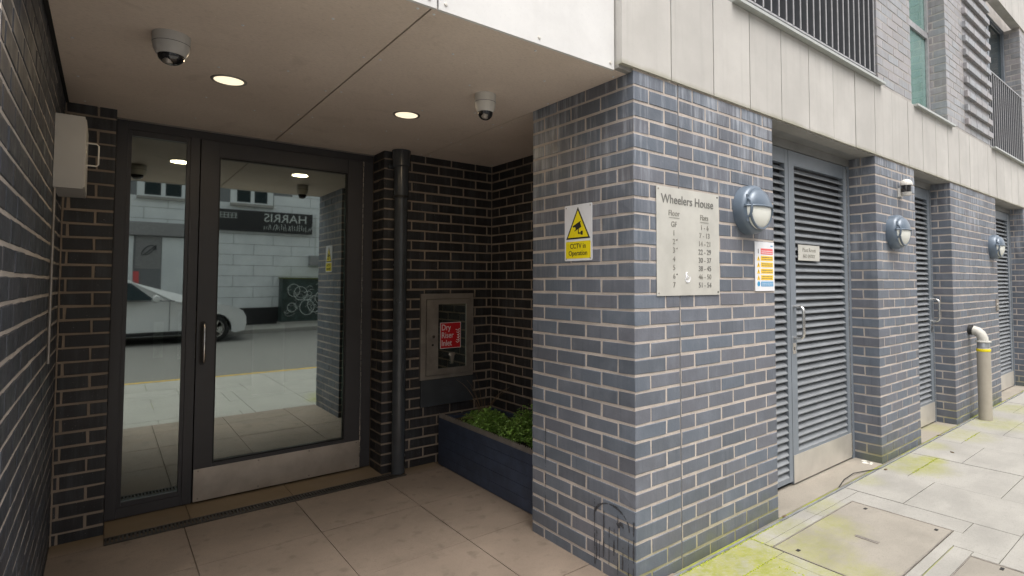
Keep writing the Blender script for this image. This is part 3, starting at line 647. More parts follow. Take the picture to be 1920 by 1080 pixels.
# ---------------------------------------------------------------- signs on the pier
def round_rect(x0, x1, z0, z1, r, n=4):
    return arc(x1-r, z1-r, r, 0, 90, n)+arc(x0+r, z1-r, r, 90, 180, n)+arc(x0+r, z0+r, r, 180, 270, n)+arc(x1-r, z0+r, r, 270, 360, n)
def plate(name, x0, x1, z0, z1, y0, y1, mat, parent, r=.004):
    bm = bmesh.new(); add_prism(bm, round_rect(x0, x1, z0, z1, r), y0, y1, 'y'); return obj(name, bm, mat, parent)
dsn = thing('directory_plaque', 'large satin steel plaque listing floors and flats on the front of the pier', 'plaque', (.151, -.002, 1.319))
plate('plate', 0, .507, 0, .531, -.003, 0, M['plaque'], dsn, .003)
fy = -.0042
text('Wheelers House', .062, M['engrave'], dsn, (.245, fy, .452), RX, sx=.99, off=.0004)
text('Floor', .04, M['faded'], dsn, (.13, fy, .392), RX); text('Flats', .04, M['faded'], dsn, (.375, fy, .386), RX)
box('underline', .09, .172, fy-.0006, fy, .381, .3835, M['faded'], dsn); box('underline', .34, .414, fy-.0006, fy, .374, .3765, M['faded'], dsn)
rows = [('GF', '', '1 - 6'), ('1', '', '7 - 13'), ('2', 'nd', '14 - 21'), ('3', 'rd', '22 - 29'), ('4', '', '30 - 37'), ('5', '', '38 - 45'), ('6', 'th', '46 - 50'), ('7', '', '51 - 54')]
for i, (a, sfx, c_) in enumerate(rows):
    z = .338-i*.0425; mm = M['faded'] if i in (0, 1, 6) else M['engrave']
    text(a, .038, M['faded'], dsn, (.128, fy, z), RX)
    if sfx: text(sfx, .014, M['faded'], dsn, (.149, fy, z+.018), RX)
    text(c_, .038, mm if i > 2 else M['faded'], dsn, (.378, fy, z-.002), RX)
bm = bmesh.new()
for k in range(26):
    a = random.uniform(0, 6.28); r_ = .022*math.sqrt(random.random()); add_tube(bm, [(.232+r_*math.cos(a), fy+.0005, .088+r_*1.3*math.sin(a)), (.232+r_*math.cos(a+.6), fy+.0005, .088+r_*1.3*math.sin(a+.6))], .0028, 5)
sc = obj('sticker_remains', bm, M['signwhite'], dsn)
for xs in (.014, .493):
    for zs in (.014, .517):
        bm = bmesh.new(); add_lathe(bm, [(0, .002), (.004, .0015), (.0055, 0)], 10, Matrix.Translation((xs, -.003, zs)) @ Matrix.Rotation(R(90), 4, 'X')); obj('screw', bm, M['black'] if (xs > .3) else M['steel_dark'], dsn)

# camera warning sign: built facing -Y then turned to face -X
cs = thing('warning_sign', 'yellow and white camera warning sign on the left face of the pier', 'sign', (-.001, .49, 1.495), -math.pi/2)
plate('board', 0, .21, 0, .29, -.003, 0, M['signwhite'], cs, .008)
def tri(cx, zb, w, h, y0, y1, mat, nm, r=0):
    bm = bmesh.new(); add_prism(bm, [(cx-w/2, zb), (cx+w/2, zb), (cx, zb+h)], y0, y1, 'y'); return obj(nm, bm, mat, cs)
tri(.105, .112, .184, .165, -.0036, -.003, M['black'], 'triangle'); tri(.105, .1205, .155, .139, -.0042, -.0036, M['yellow'], 'triangle_field')
bm = bmesh.new()
Mx = Matrix.Translation((.103, -.0045, .176)) @ Matrix.Rotation(R(-22), 4, 'Y')
add_box(bm, -.03, .026, -.0004, .0003, -.014, .012, Mx); add_box(bm, -.034, .032, -.0004, .0003, .010, .017, Mx)
add_box(bm, .085+.022, .085+.028, -.005, -.0042, .138, .165); add_box(bm, .107, .135, -.005, -.0042, .138, .1445); add_box(bm, .128, .143, -.005, -.0042, .132, .152)
obj('camera_symbol', bm, M['black'], cs)
bm = bmesh.new(); add_lathe(bm, [(0, 0), (.009, 0), (.009, -.0004), (0, -.0004)], 14, Matrix.Translation((.08, -.0052, .165)) @ Matrix.Rotation(R(90), 4, 'X')); obj('symbol_lens', bm, M['yellow'], cs)
plate('caption_field', .01, .2, .012, .1, -.0036, -.003, M['yellow'], cs, .006)
text('CCTV in', .036, M['black'], cs, (.105, -.0042, .064), RX, sx=.95); text('Operation', .036, M['black'], cs, (.105, -.0042, .028), RX, sx=.95)
for xs, zs in ((.012, .278), (.198, .278), (.012, .012), (.198, .012)):
    bm = bmesh.new(); add_lathe(bm, [(0, .001), (.0035, .001), (.0045, 0)], 8, Matrix.Translation((xs, -.003, zs)) @ Matrix.Rotation(R(90), 4, 'X')); obj('screw', bm, M['steel_dark'], cs)

hz = thing('hazard_sign', 'small white hazard sign with red, yellow and blue bars beneath the nearest lamp', 'sign', (1.008, -.002, 1.334))
plate('board', 0, .21, 0, .286, -.003, 0, M['signwhite'], hz, .003)
z = .222
for i in range(6):
    m_ = [M['hazred'], M['amber'], M['amber'], M['amber'], M['amber'], M['blue']][i]; h_ = .034 if i == 0 else .028; zz = .214-i*.0375
    bar = plate('message_bar', .062, .194, zz, zz+h_, -.0038, -.003, m_, hz, .002)
    mt = M['signwhite'] if i in (0, 5) else M['engrave']
    bm = bmesh.new()
    for ln in range(2):
        x = .07
        while x < .184:
            w_ = random.uniform(.006, .016); add_box(bm, x, min(x+w_, .188), -.0043, -.0038, zz+.006+ln*.011, zz+.0105+ln*.011); x += w_+.004
    obj('small_print', bm, mt, bar)
    if 0 < i < 5:
        bm = bmesh.new(); add_prism(bm, [(.02, zz), (.052, zz), (.036, zz+.029)], -.0037, -.003, 'y'); q = obj('warning_triangle', bm, M['amber'], hz)
        box('mark', .034, .038, -.0042, -.0037, zz+.007, zz+.02, M['black'], q)
    elif i == 5:
        bm = bmesh.new(); add_lathe(bm, [(0, .0007), (.015, .0007), (.015, 0)], 16, Matrix.Translation((.036, -.003, zz+.015)) @ Matrix.Rotation(R(90), 4, 'X')); obj('mandatory_disc', bm, M['blue'], hz)
    else: box('person_symbol', .032, .040, -.0037, -.003, zz+.004, zz+.03, M['faded'], hz)
box('corner_mark', .17, .195, -.0037, -.003, .262, .268, M['blue'], hz)

# bulkhead lamps
def bulkhead(label, x, z=1.792):
    t = thing('bulkhead_lamp', label, 'wall lamp', (x, 0, z), group='round bulkhead lamps along the street wall')
    t.scale = (1, 1, 1); rr = .138
    rot = (R(90), 0, 0)
    lathe_obj('base', [(0, 0), (rr, 0), (rr, .012), (rr*.99, .05), (rr*.94, .066), (rr*.86, .072), (rr*.80, .072)], M['lamp_grey'], t, rot=rot, seg=40)
    prof = [(rr*.82*math.cos(R(a)), .07+.05*math.sin(R(a))) for a in range(0, 91, 10)]
    bm = bmesh.new(); add_lathe(bm, prof, 40)
    bmesh.ops.transform(bm, matrix=Matrix.Rotation(R(90), 4, 'X'), verts=bm.verts)
    bmesh.ops.bisect_plane(bm, geom=bm.verts[:]+bm.edges[:]+bm.faces[:], plane_co=(0, 0, .012), plane_no=(0, 0, 1), clear_outer=True)
    obj('lens', bm, M['frost'], t, True)
    bm = bmesh.new(); add_lathe(bm, [(p[0]*1.012, p[1]+.003) for p in prof], 40)
    bmesh.ops.transform(bm, matrix=Matrix.Rotation(R(90), 4, 'X'), verts=bm.verts)
    bmesh.ops.bisect_plane(bm, geom=bm.verts[:]+bm.edges[:]+bm.faces[:], plane_co=(0, 0, .010), plane_no=(0, 0, 1), clear_inner=True)
    obj('hood', bm, M['lamp_grey'], t, True)
    def dome(x, z_): q = 1-(x*x+z_*z_)/(rr*.83)**2; return .07+.05*math.sqrt(q) if q > 0 else .066
    bm = bmesh.new(); add_tube(bm, [(x, -dome(x, .012)-.006, .012) for x in [rr*.97*math.sin(R(a)) for a in range(-90, 91, 9)]], .006, 8); obj('guard_bar', bm, M['lamp_grey'], t, True)
    for sx in (-.104, .104):
        zm = math.sqrt((rr*.93)**2-sx*sx)
        bm = bmesh.new(); add_tube(bm, [(sx, -dome(sx, z_)-.005, z_) for z_ in [zm*math.sin(R(a)) for a in range(-90, 91, 9)]], .0075, 8); obj('guard_bar', bm, M['lamp_grey'], t, True)
    bm = bmesh.new(); add_tube(bm, [(.108*math.cos(R(a)), -dome(.108*math.cos(R(a)), .110*math.sin(R(a)))-.003, .110*math.sin(R(a))) for a in range(200, 341, 7)], .0075, 8); obj('lens_rim', bm, M['lamp_grey'], t, True)
    return t
bulkhead('nearest bulkhead lamp, on the pier beside the steel plaque', .935)
bulkhead('middle bulkhead lamp, on the narrow pillar below the motion sensor', 3.075); bulkhead('farthest bulkhead lamp, on the wide pillar above the vent pipe', 6.02)

ps = thing('motion_sensor', 'small white domed motion sensor high on the narrow pillar', 'sensor', (3.24, 0, 2.165))
bm = bmesh.new(); add_box(bm, -.03, .03, -.02, 0, -.07, .0); obj('bracket', bm, M['white_plastic'], ps, bevel=.004)
lathe_obj('eye', [(0, -.03), (.034, -.03), (.036, 0), (.036, .03), (0, .03)], M['black_glass'], ps, (0, -.055, -.005)); lathe_obj('cap', [(.046, .02), (.047, .035), (.04, .055), (.022, .07), (0, .075)], M['white_plastic'], ps, (0, -.055, 0)); lathe_obj('collar', [(0, -.06), (.03, -.058), (.04, -.03), (0, -.03)], M['white_plastic'], ps, (0, -.055, -.006))
sw = thing('entry_switch', 'small steel push plate beside the far louvred door', 'switch', (6.12, 0, 1.06)); plate('plate', 0, .1, 0, .13, -.01, 0, M['steel_dark'], sw); plate('button', .03, .07, .04, .08, -.016, -.0101, M['chrome'], sw, .015)

# ---------------------------------------------------------------- louvred doors
def slat_mesh(L):
    bm = bmesh.new(); add_prism(bm, [(-.002, -.013), (.002, -.015), (.034, .018), (.036, .023), (.031, .023), (-.002, -.007)], -L/2, L/2, 'x'); return mesh('slat', bm, M['slat_paint'])
def louvre_leaf(name, label, x0, x1, sx0, sx1, z0, z1, y, kick, hinge, group, plate_txt=False, handle=None, zs0=.215, zs1=2.21):
    t = thing(name, label, 'louvred door', (0, y, 0), group=group); gp = M['grey_paint']
    if sx0-x0 > .01: box('stile', x0, sx0, 0, .04, z0, z1, gp, t, .002)
    box('stile', sx1, x1, 0, .04, z0, z1, gp, t, .002)
    box('top_rail', sx0+.0005, sx1-.0005, .001, .039, zs1, z1, gp, t, .002); box('bottom_rail', sx0+.0005, sx1-.0005, .001, .039, z0, zs0, gp, t, .002)
    box('backing', sx0, sx1, .042, .05, zs0, zs1, M['frame'], t)
    me = slat_mesh(sx1-sx0-.002); n = int(round((zs1-zs0)/.0497)); 
    for k in range(n): inst('slat', me, t, ((sx0+sx1)/2, .003, zs0+.012+k*(zs1-zs0)/n))
    if kick: box('kick_plate', x0+.005, x1-.003, -.0035, -.0005, z0+.003, .2, M['steel_light'], t, .0008)
    if hinge:
        bm = bmesh.new()
        for k in range(56): add_box(bm, x1-.001, x1+(.008 if k % 2 else .006), -.007, .004, z0+.02+k*.0405, z0+.02+k*.0405+.035)
        obj('hinge', bm, M['chrome'], t, bevel=.001)
    if handle:
        hx = handle; bm = bmesh.new(); add_tube(bm, [(hx, 0, 1.0), (hx, -.05, 1.0), (hx, -.066, 1.012), (hx, -.07, 1.03), (hx, -.07, 1.185), (hx, -.066, 1.203), (hx, -.05, 1.215), (hx, 0, 1.215)], .0105, 12); obj('handle', bm, M['chrome'], t, True)
        box('lock_plate', hx-.022, hx+.022, -.003, 0, .89, .965, M['chrome'], t, .001); box('keyhole', hx-.004, hx+.004, -.0045, -.003, .915, .935, M['black'], t)
    if plate_txt:
        p = plate('name_plate', 1.905, 2.222, 1.54, 1.652, -.006, -.003, M['plaque'], t, .003)
        text('Plant Room', .042, M['faded'], p, (2.062, -.0064, 1.603), RX); text('NO ENTRY', .036, M['faded'], p, (2.062, -.0068, 1.56), RX)
    return t
LG = 'louvred metal doors along the street'
louvre_leaf('louvred_door', 'narrow fixed louvred leaf next to the pier, without handle', 1.25, 1.79, 1.30, 1.745, .03, 2.31, .2, False, False, LG, zs0=.06)
louvre_leaf('louvred_door', 'wide grey louvred door with name plate, pull handle and steel kick plate', 1.797, 2.705, 1.873, 2.655, .01, 2.31, .2, True, True, LG, True, 1.835)
louvre_leaf('louvred_door', 'middle louvred door between the narrow and wide pillars', 3.68, 4.545, 3.76, 4.475, .01, 2.31, .17, True, True, LG, handle=4.515)
louvre_leaf('louvred_door', 'farthest louvred door between the last two pillars', 6.33, 7.58, 6.41, 7.51, .01, 2.31, .15, True, True, LG)
def dframe(x0, x1, y, label):
    t = thing('door_frame', label, 'door frame')
    box('head', x0, x1, y-.005, y+.06, 2.315, 2.383, M['lintel'], t); box('jamb', x1-.045, x1, y-.004, y+.06, 0, 2.314, M['grey_paint'], t); box('jamb', x0, x0+.02, y-.004, y+.06, 0, 2.314, M['grey_paint'], t)
    box('recess_ceiling', x0, x1, .1, y-.006, 2.374, 2.386, M['lintel'], t); box('wall_behind', x0, x1, y+.061, .4, 0, 2.38, M['black'], t)
dframe(1.231, 2.759, .2, 'grey frame round the nearest pair of louvred leaves'); dframe(3.606, 4.583, .17, 'grey frame round the middle louvred door'); dframe(6.251, 7.659, .15, 'grey frame round the farthest louvred door')

# vent pipe post
vp = thing('vent_pipe', 'beige upright vent pipe with a white elbow and yellow tape on the pavement', 'vent pipe', (5.05, -.12, 0))
lathe_obj('post', [(0, 0), (.058, 0), (.058, .715), (.05, .722), (0, .722)], M['bollard'], vp)
lathe_obj('tape', [(.0585, .685), (.06, .687), (.06, .708), (.0585, .712)], M['yellow'], vp)
lathe_obj('coupler', [(.05, .72), (.054, .724), (.054, .775), (.05, .78)], M['zinc'], vp)
lathe_obj('collar', [(.05, .776), (.066, .778), (.066, .79), (.05, .794)], M['elbow'], vp)
bm = bmesh.new(); add_tube(bm, [(0, 0, .78), (0, .004, .82), (0, .02, .858), (0, .048, .884), (0, .085, .895)], .047, 20); obj('elbow', bm, M['elbow'], vp, True)
bm = bmesh.new(); add_tube(bm, [(0, .083, .896), (0, .119, .898)], .052, 20); obj('rubber_sleeve', bm, M['black'], vp, True)

# ---------------------------------------------------------------- ground
gr = struct(box('ground', -60, 60, -60, 60, -.5, -.14, M['asphalt']))
rd = struct(box('road', -40, 45, -10.59, -2.83, -.3, -.03, M['asphalt']))
for y in (-3.02, -3.2): pass
yl = struct(box('yellow_line', -40, 45, -3.13, -3.03, -.0295, -.026, M['road_yellow']))
kb = struct(box('kerb', -40, 45, -2.829, -2.70, -.3, -.002, M['kerb'], bevel=.01)); kb2 = struct(box('far_kerb', -40, 45, -10.72, -10.591, -.3, .08, M['kerb'], bevel=.01))
pv = struct(box('pavement', -30, 30, -2.699, -.0362, -.2, -.008, M['joint'])); ef = struct(box('entrance_floor', -2.1, 1.2, -.036, 2.5, -.2, -.008, M['joint_in']))
fp = struct(box('far_pavement', -40, 45, -12.59, -10.721, -.3, .079, M['slab']))
def slab(x0, x1, y0, y1, mat, parent, zt=0, nm='paving_slab'):
    bm = bmesh.new(); add_box(bm, x0+.0022, x1-.0022, y0+.0022, y1-.0022, -.05, zt+random.uniform(-.0018, .0005)); return obj(nm, bm, mat, parent, bevel=.002)
S = [(.0, .862, -.23, -.036), (.862, 1.45, -.12, -.036), (1.45, 2.03, -.12, -.036), (0, .78, -.84, -.23), (-.6, 0, -.84, -.23), (.78, .862, -.76, -.23),
     (.862, 1.45, -.165, -.12), (1.45, 1.83, -.165, -.12), (1.83, 2.03, -.745, -.12), (2.03, 2.61, -.385, -.036), (2.61, 3.24, -.22, -.036), (2.61, 3.24, -.75, -.22), (2.03, 2.61, -.96, -.385),
     (3.24, 3.86, -.38, -.036), (3.24, 3.86, -.96, -.38), (3.86, 4.45, -.215, -.036), (3.86, 4.45, -.63, -.215), (3.86, 4.45, -1.2, -.63), (4.45, 5.05, -.38, -.036), (5.05, 5.65, -.38, -.036), (4.45, 5.05, -.98, -.38), (5.05, 5.65, -.98, -.38),
     (5.65, 6.25, -.22, -.036), (5.65, 6.25, -.82, -.22), (6.25, 6.85, -.4, -.036), (6.25, 6.85, -1.0, -.4), (6.85, 7.6, -.3, -.036), (6.85, 7.6, -.9, -.3), (7.6, 8.3, -.5, -.036), (8.3, 9.2, -.5, -.036), (7.6, 8.3, -1.1, -.5), (8.3, 9.2, -1.1, -.5),
     (2.03, 2.61, -1.5, -.96), (2.61, 3.24, -1.35, -.75), (1.62, 2.03, -.96, -.745), (1.56, 2.03, -1.5, -.96), (.78, 1.62, -.845, -.76), (1.56, 1.62, -.96, -.845), (.0, .95, -1.5, -.845), (-.6, 0, -1.5, -.84)]
for s in S: slab(*s, M['slab'], pv)
for q, (y0, y1) in enumerate(((-.23, -.036), (-.84, -.23), (-1.5, -.84), (-2.1, -1.5), (-2.69, -2.1))):
    for i in range(-12, 1):
        a = i*.72+(.3 if q % 2 else 0); b_ = min(a+.72, -.6 if q < 3 else 0); a = max(a, -8.6)
        if b_-a > .05: slab(a, b_, y0, y1, M['slab'], pv)
slab(-.6, 0, -.23, -.036, M['slab'], pv); slab(.862, 1.83, -.757, -.705, M['slab'], pv); slab(.952, 1.56, -1.5, -1.302, M['slab'], pv)
for a in ((3.24, 3.86, -1.2, -.96), (4.45, 5.65, -1.2, -.98), (5.65, 6.25, -1.2, -.82), (6.25, 6.85, -1.2, -1.0), (6.85, 7.6, -1.2, -.9), (7.6, 9.2, -1.2, -1.1)): slab(*a, M['slab'], pv)
for i in range(0, 15):
    for (y0, y1) in ((-2.1, -1.5), (-2.69, -2.1)): slab(i*.72, i*.72+.72, y0, y1, M['slab'], pv)
for i in range(5, 14):
    slab(3.24+(i-5)*.66, 3.9+(i-5)*.66, -1.5, -1.2, M['slab'], pv)
mc = thing('manhole_cover', 'large rectangular inspection cover filled with gritty concrete beside the pier', 'manhole cover', group='inspection covers in the pavement')
box('infill', .868, 1.818, -.698, -.172, -.05, .0, M['cover'], mc)
for a in ((.862, 1.824, -.1715, -.166), (.862, 1.824, -.704, -.6985), (.862, .8675, -.698, -.172), (1.8185, 1.824, -.698, -.172)): box('steel_edge', a[0], a[1], a[2], a[3], -.05, .002, M['steel_dark'], mc)
box('slot', 1.325, 1.35, -.5, -.385, .0005, .003, M['steel_dark'], mc)
for x, y in ((1.76, -.27), (.93, -.64), (1.76, -.64), (.93, -.27)): box('keyhole', x-.012, x+.012, y-.008, y+.008, .0005, .0025, M['black'], mc)
m2 = thing('manhole_cover', 'smaller mossy inspection cover at the bottom right edge', 'manhole cover', group='inspection covers in the pavement')
box('infill', .96, 1.545, -1.3, -.852, -.05, .0, M['cover'], m2)
for a in ((.953, 1.553, -.8515, -.846), (1.5455, 1.553, -1.3, -.852)): box('steel_edge', a[0], a[1], a[2], a[3], -.05, .002, M['steel_dark'], m2)
box('keyhole', 1.5, 1.53, -.99, -.975, .0005, .0025, M['black'], m2)
# entrance slabs
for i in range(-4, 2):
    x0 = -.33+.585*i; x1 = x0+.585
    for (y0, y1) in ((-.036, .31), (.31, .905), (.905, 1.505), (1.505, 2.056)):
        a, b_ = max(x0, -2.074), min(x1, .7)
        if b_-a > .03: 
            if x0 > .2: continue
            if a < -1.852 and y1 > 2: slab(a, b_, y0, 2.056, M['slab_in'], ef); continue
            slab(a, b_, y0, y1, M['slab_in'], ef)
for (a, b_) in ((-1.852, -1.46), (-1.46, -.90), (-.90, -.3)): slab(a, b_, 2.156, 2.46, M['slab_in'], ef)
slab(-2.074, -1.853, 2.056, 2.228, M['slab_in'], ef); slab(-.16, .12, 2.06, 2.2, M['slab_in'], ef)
tw = thing('threshold', 'worn concrete strip in front of the nearest louvred leaves', 'threshold', group='thresholds of the louvred doors'); box('strip', 1.232, 2.758, -.002, .23, -.05, -.001, M['threshold'], tw)
t2 = thing('threshold', 'worn concrete strip in front of the middle louvred door', 'threshold', group='thresholds of the louvred doors'); box('strip', 3.607, 4.582, -.002, .23, -.05, -.001, M['threshold'], t2)
t3 = thing('threshold', 'worn concrete strip in front of the farthest louvred door', 'threshold', group='thresholds of the louvred doors'); box('strip', 6.252, 7.658, -.002, .23, -.05, -.001, M['threshold'], t3)
es = box('edging_strip', .002, 9.3, -.0355, -.024, -.02, .004, M['zinc']); tag(es, 'thin galvanised edging strip between the wall foot and the pavement', 'edging strip')
box('gap_strip', .002, 9.3, -.0238, -.0025, -.05, -.003, M['joint'], ef)
# moss lines in joints
ms = bmesh.new()
def mossline(x0, y0, x1, y1, w=.006):
    n_ = int(max(abs(x1-x0), abs(y1-y0))/.008)
    for k in range(n_):
        t_ = k/n_; x = x0+(x1-x0)*t_+random.uniform(-w, w); y = y0+(y1-y0)*t_+random.uniform(-w, w); r_ = random.uniform(.002, .0055)
        add_lathe(ms, [(r_, -.002), (r_*.7, r_*.4), (0, r_*.6)], 5, Matrix.Translation((x, y, 0)))
mossline(2.7, -.22, 3.24, -.222, .009); mossline(3.98, -.215, 4.4, -.215, .006); mossline(.49, -.23, .78, -.23); mossline(.862, -.04, .862, -.12); mossline(0.1, -.04, 1.2, -.04, .004); mossline(.7, -.3, .78, -.7, .01)
o = obj('moss', ms, M['moss']); tag(o, 'yellow-green moss growing in the pavement joints by the wall', 'moss', kind='stuff')
bm = bmesh.new(); add_tube(bm, [(2.0, -.01, .004), (2.15, .02, .012), (2.32, .03, .014), (2.47, .005, .006), (2.6, -.035, .004)], .003, 6); cbl = obj('loose_cable', bm, M['cable']); tag(cbl, 'thin black cable lying on the threshold of the nearest louvred doors', 'cable')
bm = bmesh.new()
for k in range(12): add_lathe(bm, [(random.uniform(.006, .018), 0), (0, .004)], 6, Matrix.Translation((2.70+random.uniform(-.03, .03), .09+random.uniform(-.04, .04), 0)))
lt = obj('litter', bm, M['paper']); tag(lt, 'white scraps of litter at the foot of the narrow pillar', 'litter', kind='stuff')
for i, (x, y) in enumerate([(2.63, -.07), (3.5, -.25), (4.0, -.02), (1.27, -.015)]):
    bm = bmesh.new(); add_lathe(bm, [(.014, 0), (.012, .004), (0, .006)], 6); o = obj('dead_leaf', bm, M['deadleaf'], None, loc=(x, y, .0015), rot=(0, 0, i)); o.scale = (1.5, .7, 1)
    tag(o, ['small brown leaf on the pavement by the narrow pillar corner', 'small brown leaf lying out on the pale slabs', 'small brown leaf against the edging by the middle door', 'small brown leaf by the right foot of the pier'][i], 'leaf')

# ---------------------------------------------------------------- across the street (seen in the door glass)
YW = -12.6
ob = thing('white_building', 'white painted block building across the street, reflected in the door', 'building')
box('wall', -14, 16, YW-6, YW-.03, -.2, 9, M['wall_joint'], ob)
def hole(x, z, w): 
    return (-1.55 < x+w/2 and x-w/2 < .05 and z < 2.95) or any(a-.1 < x+w/2 and x-w/2 < b_+.1 and 3.75 < z < 5.2 for a, b_ in ((-1.16, -.18), (1.1, 2.07)))
bm = bmesh.new(); n = 0
for r in range(0, 17):
    z0 = .6+r*.325
    for k in range(-6, 9):
        x0 = k*1.1+(.55 if r % 2 else 0)
        if hole(x0+.55, z0+.16, 1.0): continue
        box('block', x0+.006, x0+1.094, YW-.03, YW, z0+.006, z0+.319, M['white_wall'], ob); n += 1
for (x0, x1, z0, z1) in ((-1.16, -.18, 3.75, 5.2), (1.1, 2.07, 3.75, 5.2)):
    w = box('window', x0, x1, YW-.03, YW-.02, z0+.08, z1, M['win_glass'], ob)
    for a, c_ in ((x0, x0+.06), ((x0+x1)/2-.05, (x0+x1)/2+.05), (x1-.06, x1)): box('frame', a, c_, YW-.02, YW+.01, z0+.08, z1, M['white_wall'], w)
    box('frame', x0+.061, x1-.061, YW-.019, YW+.009, z0+.08, z0+.13, M['white_wall'], w); box('sill', x0-.12, x1+.12, YW-.02, YW+.1, z0, z0+.08, M['kerb'], w)
    for a, c_ in ((x0-.11, x0-.001), (x1+.001, x1+.11)): box('reveal', a, c_, YW-.03, YW-.002, z0+.08, z1, M['white_wall'], w)
box('plinth', .06, 9.5, YW-.03, YW+.02, -.0, .595, M['plinth'], ob); box('plinth', -8, -1.56, YW-.03, YW+.02, -.0, .595, M['plinth'], ob)
hb = thing('shop_sign', 'long black shop sign with white capitals on the building across the street', 'sign', (0, YW, 0))
box('board', .55, 3.34, .003, .14, 2.96, 3.62, M['plinth'], hb)
text('HARRIS', .37, M['graffiti'], hb, (2.53, .143, 3.3), (R(90), 0, math.pi), sx=1.05); 
bm = bmesh.new()
for k in range(22): 
    x = 1.9+k*.065; add_tube(bm, [(x, .143, 3.02+random.uniform(0, .05)), (x+random.uniform(-.05, .09), .143, 3.2+random.uniform(-.05, .06))], .008, 4)
for k in range(5): add_tube(bm, [(.72+k*.1, .143, 3.35), (.72+k*.1, .143, 3.52)], .009, 4)
for zz in (3.36, 3.44, 3.51): add_tube(bm, [(.72, .143, zz), (1.16, .143, zz)], .007, 4)
obj('graffiti', bm, M['graffiti'], hb)
sh = thing('shopfront', 'shuttered shopfront with pale door panel across the street', 'shopfront', (0, YW, .08))
box('shutter_box', -1.55, .05, -.05, .12, 2.62, 3.0, M['shutter'], sh)
for k in range(14): box('shutter_slat', -1.25, -.68, -.04, -.02+.008*(k % 2), 1.68+k*.066, 1.742+k*.066, M['shutter'], sh)
box('shop_interior', -1.55, .05, -.06, -.045, 0, 2.61, M['plinth'], sh); box('door_panel', -.66, -.08, -.04, -.005, .1, 2.58, M['white_wall'], sh); box('post', -1.54, -1.3, -.04, .01, .1, 2.6, M['white_wall'], sh); box('red_panel', -1.29, -1.16, -.04, -.01, .6, 1.6, M['hazred'], sh)
bm = bmesh.new(); add_tube(bm, [(-.95+.16*math.cos(R(a)), -.002, 2.2+.14*math.sin(R(a*1.3))) for a in range(0, 500, 20)], .012, 5); obj('graffiti', bm, M['graffiti_dark'], sh)
ub = thing('utility_box', 'small grey metal box fixed on the white wall across the street', 'utility box', (3.28, YW, 1.95)); box('casing', 0, .45, .001, .2, 0, .31, M['shutter'], ub, .01)
bm = bmesh.new(); add_tube(bm, [(.2, .02, .31), (.2, .02, 1.6)], .012, 6); obj('cable', bm, M['graffiti'], ub)
sb = thing('street_cabinet', 'dark green street cabinet covered in white graffiti across the street', 'street cabinet', (2.38, YW+.35, .08))
box('body', 0, 1.5, -.32, .12, .06, 1.42, M['cab_green'], sb, .01); box('base', -.03, 1.53, -.33, .15, -.001, .06, M['kerb'], sb); box('top', -.02, 1.52, -.33, .14, 1.42, 1.46, M['cab_top'], sb)
bm = bmesh.new()
for k in range(26):
    x = random.uniform(.1, 1.35); z_ = random.uniform(.3, 1.25); a0 = random.uniform(0, 6); r_ = random.uniform(.04, .12)
    add_tube(bm, [(x+r_*math.cos(a0+q_*.45)*(1+.06*q_), .124, z_+r_*math.sin(a0+q_*.45)) for q_ in range(random.randint(5, 13))], random.uniform(.003, .007), 4)
for (cx, cz, rr, t0) in ((.3, .5, .13, 0), (.55, .95, .2, 1), (.75, .5, .22, 2), (1.0, .6, .24, 3), (1.2, .8, .2, 4), (.35, 1.05, .18, 2)):
    add_tube(bm, [(cx+rr*math.cos(R(a)+t0), .124, cz+rr*1.1*math.sin(R(a)+t0)) for a in range(0, 400, 20)], .009, 5)
obj('graffiti', bm, M['graffiti'], sb)

# parked white car: nose towards +X
ca = thing('parked_car', 'white hatchback parked at the far kerb, reflected in the door', 'car', (0, -9.75, -.03))
prof = [(-3.42, .28), (-3.44, .62), (-3.38, .92), (-3.2, 1.0), (-2.9, 1.36), (-2.5, 1.47), (-1.9, 1.49), (-1.45, 1.44), (-.95, 1.18), (-.62, .99), (-.2, .93), (.3, .88), (.6, .82), (.76, .72), (.83, .58), (.84, .4), (.8, .24), (.6, .2)]
def arch(cx, r): return [(cx+r*math.cos(R(a)), .31+r*math.sin(R(a))) for a in range(-12, 193, 17)]
low = [(.6, .2)]+arch(.16, .36)+[(-.3, .19), (-2.2, .19)]+arch(-2.62, .36)+[(-3.1, .22)]
bm = bmesh.new(); pts = prof[:-1]+low
secs = []
for (y, kz) in ((-.86, 0), (-.80, 1), (0, 1), (.80, 1), (.86, 0)):
    row = []
    for (x, z) in pts:
        yy = y
        if z > .98: yy = y*(1-.28*(z-.98)/.5)
        zz = z if kz else z-(.02 if z > .9 else 0)
        row.append(bm.verts.new((x, yy, zz)))
    secs.append(row)
for a, c_ in zip(secs, secs[1:]):
    for i in range(len(pts)): j = (i+1) % len(pts); bm.faces.new((a[i], a[j], c_[j], c_[i]))
for row in (secs[0], secs[-1]):
    f_ = bm.faces.new(row)
bmesh.ops.triangulate(bm, faces=[f_ for f_ in bm.faces if len(f_.verts) > 4])
obj('body', bm, M['carpaint'], ca, True)
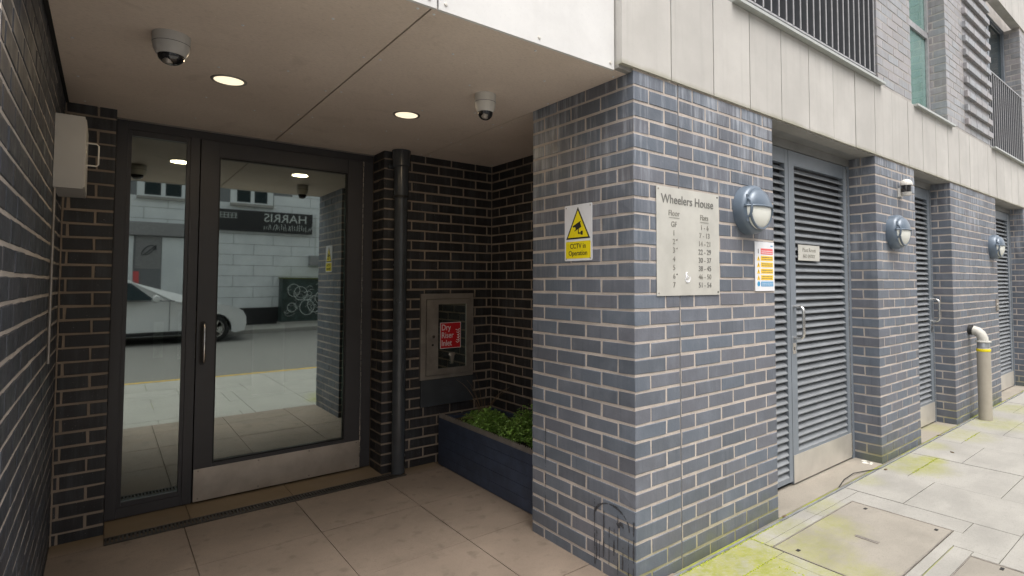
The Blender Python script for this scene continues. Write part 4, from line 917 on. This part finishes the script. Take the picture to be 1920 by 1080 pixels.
for s in (-1, 1):
    def wy(z): return s*(.86*(1-.28*(max(z, .98)-.98)/.5)+.004)
    for q in ([(-1.0, 1.01), (-1.42, 1.38), (-1.85, 1.42), (-1.87, 1.0)], [(-1.93, 1.0), (-1.91, 1.42), (-2.45, 1.4), (-2.85, 1.2), (-2.9, 1.0)]):
        bm = bmesh.new(); A = [bm.verts.new((x, wy(z), z)) for x, z in q]; B = [bm.verts.new((x, wy(z)-s*.02, z)) for x, z in q]
        bm.faces.new(A); bm.faces.new(B[::-1])
        for i in range(len(q)): bm.faces.new((A[i], A[(i+1) % len(q)], B[(i+1) % len(q)], B[i]))
        obj('side_window', bm, M['win_glass'], ca)
    bm = bmesh.new(); add_lathe(bm, [(0, -.12), (.07, -.1), (.09, 0), (.07, .08), (0, .1)], 12, Matrix.Translation((-.98, s*.97, 1.04)) @ Matrix.Rotation(R(90), 4, 'X') @ Matrix.Scale(1.3, 4, (0, 0, 1))); obj('wing_mirror', bm, M['carpaint'], ca, True)
    bm = bmesh.new(); add_lathe(bm, [(0, -.03), (.07, -.03), (.09, 0), (0, .03)], 12, Matrix.Translation((.56, s*.70, .72)) @ Matrix.Scale(2, 4, (1, 0, 0))); obj('headlight', bm, M['chrome'], ca, True)
    for cx in (.16, -2.62):
        Mw = Matrix.Translation((cx, s*.80, .31)) @ Matrix.Rotation(R(90*-s), 4, 'X')
        bm = bmesh.new(); add_lathe(bm, [(.2, .06), (.29, .06), (.315, .03), (.315, -.12), (.2, -.12)], 28, Mw); w_ = obj('wheel', bm, M['tyre'], ca, True)
        bm = bmesh.new()
        for k in range(7):
            a = 2*math.pi*k/7; add_box(bm, -.014, .014, .03, .2, .03, .05, Mw @ Matrix.Rotation(a, 4, 'Z'))
        add_lathe(bm, [(.19, .055), (.205, .06), (.205, .03)], 28, Mw); add_lathe(bm, [(0, .06), (.04, .055), (.045, .03)], 12, Mw); obj('rim', bm, M['chrome'], w_)
    box('sill_trim', -2.2, -.25, s*.862-.006, s*.862+.006, .2, .29, M['plinth'], ca)
bm = bmesh.new(); A = [bm.verts.new(p) for p in ((-.66, -.70, 1.025), (-.66, .70, 1.025), (-1.4, .6, 1.427), (-1.4, -.6, 1.427))]; bm.faces.new(A)
for v in bm.verts: v.co.x += .012; v.co.z += .012
obj('windscreen', bm, M['win_glass'], ca)
for s in (-1, 1):
    for x, z0, z1 in ((-.72, .3, .98), (-1.88, .3, .99), (-2.35, .62, .99)): box('door_gap', x-.006, x+.006, s*.861-.003, s*.861+.003, z0, z1, M['plinth'], ca)
    for x in (-1.7, -2.2): box('door_handle', x-.09, x+.07, s*.875-.012, s*.875+.012, .83, .86, M['carpaint'], ca, .006)
    bm = bmesh.new(); add_tube(bm, [(-.62, s*.862, .985), (-1.0, s*.862, .99), (-2.9, s*.862, .99)], .009, 5); obj('waist_trim', bm, M['plinth'], ca)
    bm = bmesh.new(); add_tube(bm, [(.80, s*.60, .5), (.84, s*.3, .48)], .03, 6); obj('fog_lamp', bm, M['plinth'], ca)
box('number_plate', .845, .853, -.26, .26, .36, .47, M['signwhite'], ca); box('grille', .81, .847, -.4, .4, .54, .64, M['plinth'], ca)
